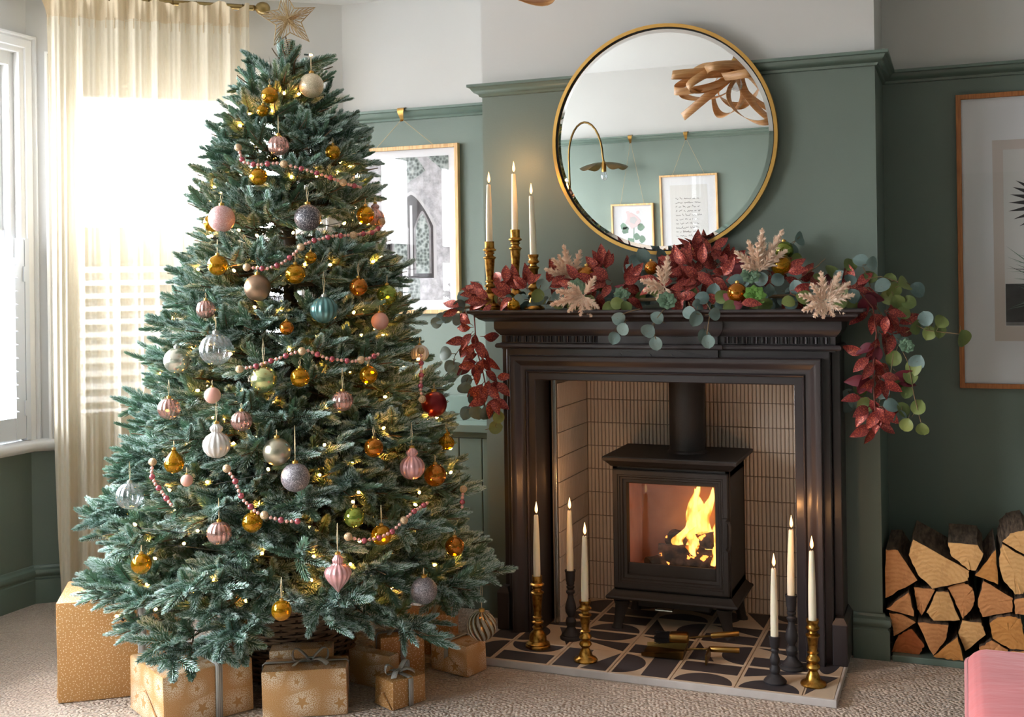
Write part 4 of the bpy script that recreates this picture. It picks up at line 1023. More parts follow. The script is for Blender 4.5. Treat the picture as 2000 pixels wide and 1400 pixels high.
# --- baubles: (px, py, radius px, style, cap, label, string px)
BAUB = [
 (608, 167, 24, 'mesh_champagne', 'plain', 'champagne mesh textured bauble near the top of the tree', 34),
 (527, 186, 17, 'glass_amber', 'plain', 'A', 12), (513, 216, 12, 'glass_amber', 'plain', 'A', 8),
 (544, 284, 20, 'glass_rose', 'rib', 'rose ribbed glass bauble above the topmost bead garland', 34),
 (505, 345, 17, 'glass_amber', 'plain', 'A', 14), (650, 297, 15, 'glass_amber', 'plain', 'A', 10),
 (433, 427, 26, 'glitter_pink', 'plain', 'frosted pink glitter bauble on the curtain side of the tree', 20), (414, 436, 17, 'glass_amber', 'plain', 'A', 10),
 (601, 425, 26, 'glitter_charcoal', 'plain', 'charcoal glitter flecked glass bauble on the upper tree', 30),
 (714, 420, 18, 'glass_amber', 'plain', 'A', 10), (733, 424, 17, 'glass_rose', 'finial', 'rose finial bauble behind an amber one beside the framed print', 10),
 (425, 518, 20, 'glass_amber', 'plain', 'A', 26), (503, 562, 26, 'bronze_matt', 'plain', 'matt bronze bauble with glitter flecks', 12), (577, 535, 20, 'glass_amber', 'plain', 'A', 12),
 (633, 605, 26, 'teal_ribbed', 'rib', 'teal ribbed bauble with ornate silver cap', 44), (700, 560, 18, 'glass_orange', 'plain', 'B', 24), (756, 576, 20, 'glass_green', 'plain', 'green glass bauble in front of the framed church print', 14),
 (422, 682, 31, 'glass_clear', 'rib', 'large clear iridescent ribbed glass bauble', 24), (345, 704, 25, 'pearl_silver', 'plain', 'pearly silver bauble near the curtain', 10),
 (515, 740, 26, 'mercury_lime', 'plain', 'lime tinted mercury glass bauble', 48), (586, 737, 19, 'glass_amber', 'plain', 'A', 12), (669, 783, 20, 'glass_rose', 'rib', 'rose ribbed glass bauble beside the lime mercury one', 40),
 (720, 732, 18, 'glass_amber', 'plain', 'A', 12), (848, 789, 25, 'red_matt', 'plain', 'dark red matt bauble at the fireplace side of the tree', 12),
 (472, 822, 20, 'glass_rose', 'rib', 'rose ribbed bauble half hidden above the silver finial', 10), (330, 798, 21, 'glass_rose', 'rib', 'rose ribbed bauble hanging below the pearly silver one', 30),
 (423, 868, 26, 'white_ribbed', 'finial', 'white ribbed finial bauble in two tiers', 40), (541, 882, 27, 'silver_matt', 'plain', 'satin silver bauble in the middle of the tree', 10), (577, 932, 28, 'glitter_grey', 'plain', 'grey glitter covered bauble below the satin silver one', 66),
 (340, 904, 20, 'glass_amber', 'drop', 'amber teardrop bauble on the curtain side', 14), (254, 968, 26, 'glass_clear', 'rib', 'clear ribbed bauble hanging free at the curtain side', 34), (730, 874, 19, 'glass_orange', 'plain', 'B', 18),
 (805, 912, 24, 'pink_ribbed', 'finial', 'pink ribbed finial bauble on the fireplace side of the tree', 44), (872, 864, 15, 'glass_amber', 'finial', 'small amber finial bauble near the cupboard', 10),
 (428, 1041, 23, 'glass_rose', 'rib', 'rose ribbed bauble low on the tree beside an amber one', 40), (493, 1020, 20, 'glass_amber', 'plain', 'A', 12), (276, 1101, 20, 'glass_amber', 'plain', 'A', 12),
 (692, 1010, 20, 'glass_green', 'plain', 'green gold glass bauble above the low bead garland', 12), (745, 1045, 20, 'glass_amber', 'plain', 'A', 34), (888, 1067, 19, 'glass_orange', 'plain', 'B', 12),
 (660, 1122, 26, 'pink_ribbed', 'drop2', 'pink ribbed teardrop finial bauble low on the tree', 54), (550, 1192, 20, 'glass_amber', 'plain', 'A', 40), (828, 1153, 26, 'glitter_grey', 'plain', 'frosted grey glitter bauble above the dotted gift', 12),
 (941, 1222, 29, 'swirl_gold', 'plain', 'gold and white swirl bauble hanging low by the hearth', 62), (402, 604, 18, 'glass_rose', 'rib', 'rose ribbed bauble below the bronze one, half hidden', 10),
 (742, 627, 17, 'pink_matt', 'plain', 'matt pink bauble beside the framed church print', 10), (820, 690, 17, 'white_ribbed', 'rib', 'small cream striped bauble near the mantel garland', 10), (415, 772, 16, 'pink_matt', 'plain', 'matt peach bauble half hidden behind twigs', 10),
 (850, 928, 22, 'glass_orange', 'plain', 'B', 12), (365, 938, 12, 'pink_matt', 'plain', 'tiny peach bauble above the low garland', 10), (607, 503, 12, 'glass_amber', 'plain', 'A', 10), (560, 640, 14, 'glass_orange', 'plain', 'B', 10)]
AVOID = []
def bauble_profile(style):
    if style == 'finial':
        P = [(.0, -1.0), (.30, -.96), (.62, -.80), (.88, -.48), (1.0, -.08), (.95, .30), (.74, .62), (.46, .82), (.34, .92), (.44, 1.05), (.48, 1.20), (.40, 1.36), (.24, 1.46), (.2, 1.56), (.0, 1.56)]; top = 1.56
    elif style == 'drop2':
        P = [(.0, -1.35), (.12, -1.20), (.36, -.90), (.72, -.48), (.94, -.08), (.98, .22), (.84, .52), (.56, .74), (.34, .86), (.40, 1.0), (.42, 1.14), (.32, 1.30), (.22, 1.40), (.20, 1.52), (0, 1.52)]; top = 1.52
    elif style == 'drop':
        P = [(0, -1.0), (.38, -.94), (.74, -.72), (.96, -.32), (.98, .05), (.82, .45), (.52, .82), (.25, 1.15), (.14, 1.32), (0, 1.32)]; top = 1.32
    else:
        P = [(sin(pi * k / 14), -cos(pi * k / 14)) for k in range(15)]; top = 1.0
    return P, top
bcache = {}
for (px_, py_, pr_, mat_, sty, lab, sl) in BAUB:
    p = cone_hit(px_, py_, .93)
    if px_ == 941: p = at_y(px_, py_, -.70)
    dist = (p - CAM).dot(FW); r = pr_ * dist / FPX
    if px_ != 941: p = p - (p - CAM).normalized() * (r * .6)
    ribbed = sty in ('rib', 'finial', 'drop2')
    grp = None; cat = 'bauble'
    if lab == 'A': lab = 'round amber gold glass bauble hanging on the tree'; grp = 'amber glass baubles on the tree'
    if lab == 'B': lab = 'round deep orange glass bauble set back among the twigs'; grp = 'orange glass baubles on the tree'
    key = (mat_, sty)
    if key not in bcache:
        P, top = bauble_profile(sty)
        rib = (lambda a, z: 1 + .045 * cos(a * 14)) if ribbed else None
        nseg = 84 if ribbed else 32
        bcache[key] = (MB().lathe(P, nseg, rib=rib).mesh('ball', mat_, 180), MB().lathe([(.20, top - .03), (.21, top + .10), (.19, top + .16), (.06, top + .17), (.05, top + .24)], 14).mesh('cap', 'cap_silver' if mat_ in ('teal_ribbed', 'pearl_silver', 'glass_clear') else 'cap_gold', 40), top)
    me, cap, top = bcache[key]
    o = thing('bauble', lab, cat, p, random.uniform(0, 6), grp)
    link('ball', me, o, scale=r); link('cap', cap, o, scale=r)
    L = sl * dist / FPX; zt = r * (top + .22)
    part('hanging_loop', MB().tube([(0, 0, zt), (.003, 0, zt + L * .5), (.0008, 0, zt + L), (-.003, .001, zt + L * .5), (0, 0, zt)], .0009, 4), 'ribbon_cream', o)
    AVOID.append((p, r))

# --- bead garlands, each hanging between branches
GAR = [([(465, 288), (474, 316), (500, 322), (545, 318), (600, 332), (640, 345), (680, 360), (706, 366)], 'bead garland looped near the top of the tree'),
       ([(482, 522), (520, 525), (548, 516), (570, 500), (592, 478), (612, 470), (650, 461), (690, 459), (728, 454), (747, 440), (744, 420)], 'bead garland crossing the upper middle of the tree by the charcoal bauble'),
       ([(468, 721), (500, 715), (525, 706), (552, 697), (577, 688), (600, 684), (640, 700), (690, 706), (720, 700), (742, 690)], 'bead garland above the lime mercury bauble'),
       ([(822, 685), (823, 730), (821, 760), (826, 786)], 'short bead garland hanging down beside the dark red bauble'),
       ([(298, 902), (296, 928), (304, 946), (316, 960), (327, 976), (338, 990)], 'bead garland draped at the curtain side of the tree'),
       ([(443, 915), (459, 938), (467, 960), (475, 976), (486, 986), (500, 1000), (530, 1011), (560, 1018), (588, 1018)], 'bead garland falling below the white finial bauble'),
       ([(680, 1048), (710, 1056), (742, 1050), (766, 1038), (790, 1015), (806, 1000), (838, 980)], 'low bead garland in front of the green gold bauble'),
       ([(905, 955), (903, 975), (902, 996)], 'short bead garland end beside the fireplace')]
sph = lambda r: MB().lathe([(r * sin(pi * k / 8), -r * cos(pi * k / 8)) for k in range(9)], 12)
bead_me = {'s': (sph(.0052).mesh('bead', 'bead_pink', 180), .0052), 'm': (sph(.0088).mesh('bead', 'bead_rose', 180), .0088), 'l': (sph(.0118).mesh('bead', 'glitter_champagne', 180), .0118)}
for pts, lab in GAR:
    W = [cone_hit(x, y, 1.0) for x, y in pts]
    W = [w_ - (w_ - CAM).normalized() * .02 for w_ in W]
    o = thing('bead_garland', 'pink and champagne ' + lab, 'garland', W[0])
    fine = []
    for a, b in zip(W, W[1:]):
        for k in range(24): fine.append(a.lerp(b, k / 24))
    fine.append(W[-1]); pat = 'lssmssmssmss'; i = 0; acc = 0.; last = fine[0]; need = 0; k = 0
    for p in fine:
        acc += (p - last).length; last = p
        if acc >= need:
            c = pat[i % len(pat)]; me, r = bead_me[c]; link('bead', me, o, loc=p - W[0]); nr = bead_me[pat[(i + 1) % len(pat)]][1]
            need = r + nr + .0012; acc = 0; i += 1
            if i % 3 == 0: AVOID.append((p.copy(), .010))
    part('thread', MB().tube([p - W[0] for p in fine[::6]], .0008, 4), 'ribbon_cream', o)

# --- boughs: one mesh per length class and variant, shared by all boughs
def sprig(mb, p, d, up, L, q, m, w=1.0):
    d = d.normalized(); side = d.cross(up).normalized(); up = side.cross(d).normalized()
    st = max(8, int(L / .0063))
    mb.tube([p, p + d * L * .96], [.0020, .0009], 3, 3)
    for i in range(st):
        t_ = i / (st - 1); c = p + d * (L * t_)
        ln = w * (.0295 if t_ < .70 else .0295 * (1.30 - t_) / .60) * q.uniform(.85, 1.1)
        if t_ < .12: ln *= .75
        for k in range(7):
            a = pi * (k + .5) / 7 * 1.5 - pi * .25 + q.uniform(-.2, .2)      # fan from one side over the top to the other
            rad = side * cos(a) + up * (sin(a) * .66)
            nd = (rad * (.90 - .45 * t_) + d * (.55 + .55 * t_) + up * q.uniform(-.05, .10)).normalized()
            b = nd.cross(up + side * .3).normalized() * .0022; b2 = nd.cross(b).normalized() * .0010
            tip = c + nd * ln; mid = c + nd * ln * .55
            V = [c + b * .6, c - b * .6, mid + b + b2, mid - b + b2, mid - b2, tip]
            mb.add(V, [(0, 1, 3, 2), (1, 0, 4), (0, 2, 4), (3, 1, 4)], 1); mb.F += [tuple(len(mb.V) - 6 + j for j in f) for f in ((2, 3, 5), (2, 5, 4), (5, 3, 4))]; mb.M += [m if q.random() < .85 else 1 - m] * 3
def make_bough(L, seed):
    q = random.Random(seed); mb = MB(); centers = []
    def stem(t_): return Vector((L * t_, .012 * sin(t_ * 4 + seed), -.05 * L * t_ * t_ + .16 * L * max(0, t_ - .55) ** 2 * 1.6))
    mb.tube([stem(k / 8) for k in range(9)], [.0042 - .0026 * k / 8 for k in range(9)], 5, 3)
    up = Vector((0, 0, 1))
    def add(p, d, ln):
        m = 0 if q.random() < .74 else 1
        sprig(mb, p, d, up + Vector((q.uniform(-.15, .75), q.uniform(-.45, .45), 0)), ln, q, m); centers.append(p + d.normalized() * ln * .6)
    fw_ = (stem(1) - stem(.93)).normalized()
    add(stem(1.0) - fw_ * .11, fw_ + Vector((0, 0, .22)), .115)
    s0 = max(.30, 1 - .40 / L) if L > .25 else .22
    step = .040 / L; t_ = 1 - .075 / L; sg = 1
    while t_ > s0:
        p = stem(t_); l_ = min(.20, .075 + (1 - t_) * L * .55) * q.uniform(.85, 1.1)
        an = q.uniform(.62, .95) * sg; d = Vector((cos(an), sin(an), q.uniform(-.12, .28)))
        if l_ > .125:
            e = p + d.normalized() * (l_ - .07); mb.tube([p, e], [.0024, .0015], 4, 3)
            add(e - d.normalized() * .02, d + Vector((0, 0, q.uniform(0, .3))), .100)
            for s2 in (-1, 1):
                a2 = an + s2 * q.uniform(.6, .9); f_ = q.uniform(.35, .75)
                add(p + d.normalized() * (l_ - .07) * f_, Vector((cos(a2), sin(a2), q.uniform(-.25, .5))), q.uniform(.075, .098))
        else: add(p, d + Vector((0, 0, q.uniform(0, .25))), max(.08, l_))
        if q.random() < .62: add(p, Vector((q.uniform(.25, .8), q.uniform(-.5, .5), q.uniform(.45, .95))), q.uniform(.07, .092))
        if q.random() < .30: add(p, Vector((q.uniform(.4, .9), q.uniform(-.5, .5), -q.uniform(.35, .7))), q.uniform(.06, .085))
        t_ -= step; sg = -sg
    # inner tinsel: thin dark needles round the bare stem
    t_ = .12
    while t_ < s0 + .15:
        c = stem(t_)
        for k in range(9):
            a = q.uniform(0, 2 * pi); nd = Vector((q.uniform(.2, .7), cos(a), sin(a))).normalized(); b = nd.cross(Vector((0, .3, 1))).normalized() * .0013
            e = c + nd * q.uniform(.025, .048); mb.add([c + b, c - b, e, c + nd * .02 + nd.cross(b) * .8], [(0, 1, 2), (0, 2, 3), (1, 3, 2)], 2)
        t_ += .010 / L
    return mb.mesh('branch', ['needle_blue', 'needle_green', 'needle_dark', 'fir_stem'], -1), centers
LC = [.09, .14, .20, .27, .34, .42, .50, .58, .66]
BOUGH = {}
for i, L in enumerate(LC):
    for v_ in range(2): BOUGH[(i, v_)] = make_bough(L, i * 7 + v_ * 31 + 1)
tree = thing('christmas_tree', 'artificial blue green fir christmas tree standing in a wicker basket', 'tree', (TX, TY, .03))
ORG = Vector((TX, TY, .03))
part('trunk', MB().lathe([(.030, 0), (.028, .6), (.020, 1.4), (.012, 1.9), (.006, 2.0)], 12), 'fir_trunk', tree, 50)
def conflicts(M, centers):
    n = 0
    for c in centers:
        w_ = M @ c; v_ = w_ - CAM; dv = v_.length
        for (bp_c, br) in AVOID:
            if abs(bp_c.z - w_.z) > .2: continue
            bv = bp_c - CAM; bl = bv.length
            if dv > bl + .02: continue
            cr = v_.cross(bv).length / bl
            if cr < br + .024: n += 1 + 2 * (cr < br + .004)
    return n
q = random.Random(77)
z = .36; lev = 0; bcount = 0
while z < 1.99:
    R = R_at(z); n = max(5, round(2 * pi * R / .215)); a0 = q.uniform(0, 6.28)
    for k in range(n):
        best = None
        for tr_ in range(16):
            az = a0 + 2 * pi * (k + q.uniform(-.3, .3)) / n; Lw = R * q.uniform(.88, 1.06)
            dz = q.uniform(-.03, .03)
            i = min(range(len(LC)), key=lambda j: abs(LC[j] - Lw)); v_ = q.randrange(2); s = max(.86, min(1.14, Lw / LC[i]))
            tilt = radians(-6 + 26 * (z / 2.0) ** 1.6 + q.uniform(-9, 9)) if z > .45 else radians(q.uniform(-12, -2))
            M = Matrix.Translation((TX, TY, z + dz)) @ Matrix.Rotation(az, 4, 'Z') @ Matrix.Rotation(-tilt, 4, 'Y') @ Matrix.Rotation(q.uniform(-.5, .5), 4, 'X') @ Matrix.Scale(s, 4)
            cf = conflicts(M, BOUGH[(i, v_)][1])
            if best is None or cf < best[0]: best = (cf, M, i, v_)
            if cf == 0: break
        cf, M, i, v_ = best
        o = link('branch', BOUGH[(i, v_)][0], tree); o.matrix_local = Matrix.Translation(-ORG) @ M; bcount += 1
    z += .074 if z < 1.4 else .058; lev += 1
for k in range(5):      # leader shoots
    M = Matrix.Translation((TX, TY, 1.965)) @ Matrix.Rotation(k * 1.3, 4, 'Z') @ Matrix.Rotation(-radians(58 + 6 * (k % 3)), 4, 'Y')
    o = link('branch', BOUGH[(0, k % 2)][0], tree); o.matrix_local = Matrix.Translation(-ORG) @ M
o = link('branch', BOUGH[(0, 1)][0], tree); o.matrix_local = Matrix.Translation(-ORG) @ Matrix.Translation((TX, TY, 1.99)) @ Matrix.Rotation(-radians(88), 4, 'Y')
print('boughs', bcount)

# --- fairy lights
FLS = thing('fairy_lights', 'string of warm white fairy lights wound through the fir tree', 'string lights', (TX, TY, .3))
bulb_me = MB().lathe([(.0012, -.004), (.0036, -.002), (.0042, .002), (.003, .006), (.0004, .0085)], 8).mesh('bulb', 'bulb_warm', 180)
holder_me = MB().tube([(0, 0, -.022), (0, 0, -.003)], .0028, 6).mesh('bulb_holder', 'wire_green')
wire = []; q = random.Random(4); turns = 15; NB = 285
for k in range(NB):
    t_ = k / (NB - 1); z = .30 + 1.66 * (1 - (1 - t_) ** .62) ; z = .30 + 1.68 * (1 - (1 - t_) ** 0.58)
    az = turns * 2 * pi * t_ + q.uniform(-.1, .1); r = R_at(z) * q.uniform(.60, .93); zz = z + q.uniform(-.035, .035)
    p = Vector((r * cos(az), r * sin(az), zz - .3)); wire.append(p - Vector((cos(az) * .012, sin(az) * .012, .012)))
    tl2 = Vector((cos(az) + q.uniform(-.4, .4), sin(az) + q.uniform(-.4, .4), q.uniform(-.2, .9))).normalized()
    eu = tl2.to_track_quat('Z', 'Y').to_euler()
    b_ = link('bulb', bulb_me, FLS, loc=p, rot=eu); link('bulb_holder', holder_me, b_)
part('wire', MB().tube(wire, .0011, 4), 'wire_green', FLS)

# --- star
T = thing('star_topper', 'gold glitter wire star on top of the fir tree', 'star', (TX + .012, TY - .01, 2.05))
SCN = Vector((0, 0, .082)); ang = radians(-8); Mx = Matrix.Rotation(YAW * .9 + .25, 4, 'Z')
def spt(r, a): return SCN + (Mx @ Vector((r * sin(a), 0, r * cos(a))))
outer = [spt(.098 if k % 2 == 0 else .043, ang + pi * k / 5) for k in range(10)]
ctr = [SCN + (Mx @ Vector((0, s * .022, 0))) for s in (-1, 1)]
part('outline_wire', MB().tube(outer, .0024, 5, closed=True), 'glitter_gold', T)
mb = MB()
for c in ctr:
    for k in range(10):
        a, b = outer[k], outer[(k + 1) % 10]
        for f_ in (0, .25, .5, .75): mb.tube([c, a.lerp(b, f_)], .0011, 4)
part('web_wire', mb, 'glitter_gold', T)
coil = [(.014 * cos(k * .55), .014 * sin(k * .55), -.052 + k * .00058) for k in range(118)]
part('coil', MB().tube(coil, .0014, 5), 'glitter_champagne', T)

# --- wicker basket
T = thing('wicker_basket', 'brown woven wicker basket holding the fir tree', 'basket', (TX, TY, 0))
bh, r0, r1 = .27, .175, .215
ns = 26
def br(z): return r0 + (r1 - r0) * (z / bh) ** .8
for k in range(ns):
    a = 2 * pi * k / ns; part('stake', MB().tube([(br(z) * cos(a), br(z) * sin(a), z) for z in (0.0, .09, .18, bh)], .0042, 5), 'wicker_dark', T, 60)
for j in range(27):
    z = .006 + j * .0098
    pts = [((br(z) + .0065 * cos(a * ns / 2 + pi * j)) * cos(a), (br(z) + .0065 * cos(a * ns / 2 + pi * j)) * sin(a), z + .0015 * sin(a * 3 + j)) for a in [2 * pi * k / 104 for k in range(104)]]
    part('weaver', MB().tube(pts, .0047, 5, closed=True), 'wicker', T, 60)
pts = [(br(bh) * cos(a) + .004 * cos(9 * a) * cos(a), br(bh) * sin(a), bh + .004 * sin(18 * a)) for a in [2 * pi * k / 90 for k in range(90)]]
part('rim', MB().tube(pts, .010, 8, closed=True), 'wicker', T, 60)
part('inner_pot', MB().lathe([(.15, .005), (.165, .22)], 24), 'wicker_dark', T, 40)

# ================================================================== gifts
def strip_obj(name, strips, mat, parent):
    "strips: list of [(centre, side vector)] ; stripes run along the strip"
    V = []; F = []; U = []
    for st in strips:
        o = len(V)
        for i, (c, s) in enumerate(st):
            c = Vector(c); s = Vector(s); V += [c - s, c + s]; U += [(i, 0), (i, 1)]
        F += [(o + 2 * i, o + 2 * i + 1, o + 2 * i + 3, o + 2 * i + 2) for i in range(len(st) - 1)]
    me = bpy.data.meshes.new(name); me.from_pydata([tuple(v) for v in V], [], F); me.materials.append(MATS[mat])
    uvl = me.uv_layers.new(name='UVMap')
    for lp in me.loops: uvl.data[lp.index].uv = U[lp.vertex_index]
    me.shade_smooth(); me.set_sharp_from_angle(angle=radians(50)); me.update()
    o = link(name, me, parent); md = o.modifiers.new('thick', 'SOLIDIFY'); md.thickness = .0008; md.offset = 0
    return o
def gift(label, p0, ang, w, d, h, paper_, rib=None, ribdir='v', bow=None, rw=.011, flap=True, z0=.0, seed=1):
    T = thing('gift_box', label, 'gift', (p0[0], p0[1], z0 + .0005), radians(ang))
    q = random.Random(seed)
    mb = MB().bbox(0, w, 0, d, 0, h, min(.006, h * .05), 2)
    mb.V = [(x + .002 * sin(9 * y / d + 5 * z / h), y + .002 * sin(7 * x / w + 4 * z / h + seed), z + (.0025 * sin(8 * x / w + seed) * (z > h * .5))) for x, y, z in mb.V]
    part('wrapped_box', mb, paper_, T, 40, uv=True)
    if flap:      # folded end on the left face, seam on the front
        mb = MB().add([(-.004, d * .04, h * .04), (-.004, d * .96, h * .04), (-.006, d * .5, h * .56), (-.0015, d * .04, h * .04), (-.0015, d * .96, h * .04), (-.0015, d * .5, h * .56)], [(0, 1, 2), (5, 4, 3), (0, 3, 4, 1), (1, 4, 5, 2), (2, 5, 3, 0)])
        part('end_flap', mb, paper_, T, uv=True)
        mb = MB().add([(w + .004, d * .04, h * .04), (w + .004, d * .96, h * .04), (w + .006, d * .5, h * .6), (w + .001, d * .04, h * .04), (w + .001, d * .96, h * .04), (w + .001, d * .5, h * .6)], [(0, 1, 2), (5, 4, 3), (0, 3, 4, 1), (1, 4, 5, 2), (2, 5, 3, 0)])
        part('end_flap', mb, paper_, T, uv=True)
    e = .0036
    if rib is not None:
        if ribdir in 'vx':
            x = rib * w; s = (rw, 0, 0)
            strip_obj('ribbon', [[((x, -e, .002), s), ((x, -e, h - .003), s), ((x, .004, h + e), s), ((x, d - .004, h + e), s), ((x, d + e, h - .003), s), ((x, d + e, .002), s)]], 'ribbon_stripe', T)
        if ribdir in 'hx':
            y = (.5 if ribdir == 'x' else .55) * d; s = (0, rw, 0)
            strip_obj('ribbon', [[((-e, y, .002), s), ((-e, y, h - .003), s), ((.004, y, h + e), s), ((w - .004, y, h + e), s), ((w + e, y, h - .003), s), ((w + e, y, .002), s)]], 'ribbon_stripe', T)
    if bow is not None:
        bx_, by_, bs = bow[0] * w, bow[1] * d, bow[2]
        st = []
        for a in (.35, pi - .3):
            L = [];
            for k in range(13):
                t_ = k / 12; r = bs * sin(pi * t_) ; zz = bs * .42 * sin(2 * pi * t_) * (1 if True else 1)
                c = (bx_ + cos(a) * r, by_ + sin(a) * r * .6, h + .008 + max(0, bs * .32 + zz) * (sin(pi * t_) ** .5)); L.append((c, (-sin(a) * rw * .9, cos(a) * rw * .9, 0)))
            st.append(L)
        for a in (-.55, -2.5):
            st.append([((bx_ + cos(a) * bs * t_ * 1.1, by_ + sin(a) * bs * t_ * 1.1, h + .008 + .012 * sin(pi * t_) - .002 * t_), (-sin(a) * rw, cos(a) * rw, .002)) for t_ in (0, .25, .5, .75, 1)])
        st.append([((bx_ - .012, by_, h + .006), (0, rw * .8, 0)), ((bx_ - .008, by_, h + .018), (0, rw * .7, 0)), ((bx_ + .008, by_, h + .018), (0, rw * .7, 0)), ((bx_ + .012, by_, h + .006), (0, rw * .8, 0))])
        strip_obj('bow', st, 'ribbon_stripe', T)
    return T
gift('biggest gift box, white dotted kraft paper, by the curtain', (-1.602, -1.247), 36.6, .352, .265, .304, 'paper_dots', .70, rw=.013, seed=2)
gift('star paper gift with striped ribbon beside the biggest dotted box', (-1.148, -1.319), 60.9, .276, .262, .158, 'paper_stars', .60, rw=.011, seed=3)
gift('star paper gift with a striped bow in front of the basket', (-.945, -1.137), 28.6, .245, .115, .139, 'paper_stars', .5, 'h', (.56, .45, .055), rw=.0085, flap=False, seed=4)
gift('star paper gift between the basket and the bowed star gift', (-1.008, -1.004), 28.6, .19, .068, .152, 'paper_stars', seed=5)
gift('low star paper gift wedged between three other gifts', (-.859, -.786), -9.7, .165, .045, .107, 'paper_stars', flap=False, seed=6)
gift('smallest dotted gift with a striped bow on the carpet', (-.614, -.954), 63.9, .122, .095, .083, 'paper_dots', .52, bow=(.45, .5, .045), rw=.009, seed=7)
gift('dotted gift with crossed striped ribbon and bow behind the smallest one', (-.771, -.738), 41.4, .145, .098, .133, 'paper_dots', .5, 'x', (.5, .45, .05), rw=.009, flap=False, seed=8)
gift('star paper gift lying beside the hearth under the swirl bauble', (-.522, -.627), 74, .10, .155, .10, 'paper_stars', .5, 'h', rw=.009, seed=9)
_p = at_y(887.5, 1243, -.44); _h = at_y(887.5, 1199, -.44).z
gift('dotted gift standing behind the one beside the hearth', (_p.x - .17 * cos(radians(17)), -.44 - .17 * sin(radians(17))), 17, .17, .10, _h, 'paper_dots', .58, rw=.009, seed=10)

# ================================================================== log store
LOGP = [([(402, 385), (475, 385), (598, 575), (402, 680)], 'wood_tan', 'wedge shaped split log at the chimney breast end, upper row'),
 ([(565, 320), (915, 515), (905, 575), (690, 625), (600, 540), (540, 420)], 'wood_pale', 'largest pale half round split log on the top row'),
 ([(780, 340), (965, 355), (1000, 410), (950, 512), (910, 505), (800, 420)], 'wood_pale', 'blocky split log with grey weathered top, highest of the stack'),
 ([(1070, 390), (1090, 600), (948, 545)], 'wood_amber', 'narrow amber triangular log leaning on the weathered log'),
 ([(1115, 338), (1160, 292), (1250, 272), (1290, 330), (1262, 425)], 'wood_pale', 'upper half of a cracked round log'),
 ([(1110, 350), (1258, 436), (1290, 560), (1240, 655), (1190, 660), (1110, 560), (1090, 440)], 'wood_pale', 'lower half of a cracked round log'),
 ([(410, 740), (545, 640), (580, 785)], 'wood_tan', 'small triangular log under the wedge log'),
 ([(575, 620), (705, 635), (625, 795), (590, 740)], 'wood_tan', 'narrow log pointing down in the middle row'),
 ([(712, 645), (785, 645), (855, 820), (690, 820), (652, 772)], 'wood_pale', 'four sided pale log standing under the largest log'),
 ([(780, 620), (880, 590), (935, 630), (945, 690), (930, 750), (870, 815), (830, 720)], 'wood_tan', 'rounded log with a dark stained face'),
 ([(1000, 580), (1180, 690), (1175, 770), (990, 805), (960, 720)], 'wood_tan', 'pinkish quarter log right under the cracked round one'),
 ([(425, 775), (500, 780), (588, 830), (455, 915)], 'wood_tan', 'quarter log above the reddest log'),
 ([(440, 1010), (480, 910), (560, 870), (640, 970), (610, 1055), (440, 1030)], 'wood_red', 'reddest brown log at the bottom of the stack'),
 ([(600, 820), (785, 840), (770, 930), (690, 1022)], 'wood_tan', 'split log tapering down beside the reddest log'),
 ([(690, 1028), (840, 905), (880, 1050), (800, 1072)], 'wood_amber', 'amber triangular log on the bottom row'),
 ([(870, 825), (985, 840), (1015, 910), (890, 1010), (845, 900)], 'wood_pale', 'pale log with black saw marks'),
 ([(1035, 830), (1080, 795), (1150, 785), (1225, 800), (1245, 900), (1255, 990), (1160, 985), (1050, 920)], 'wood_amber', 'smooth rounded log behind the pink pouffe'),
 ([(970, 985), (1050, 940), (1150, 1000), (1100, 1065), (985, 1070)], 'wood_tan', 'low log half hidden by the pink pouffe'),
 ([(1185, 690), (1290, 670), (1320, 760), (1260, 790), (1190, 775)], 'wood_tan', 'log beside the pinkish quarter log, at the stack end'),
 ([(1160, 1000), (1260, 1000), (1290, 1070), (1120, 1072)], 'wood_tan', 'log resting on the store floor behind the pouffe')]
q = random.Random(12)
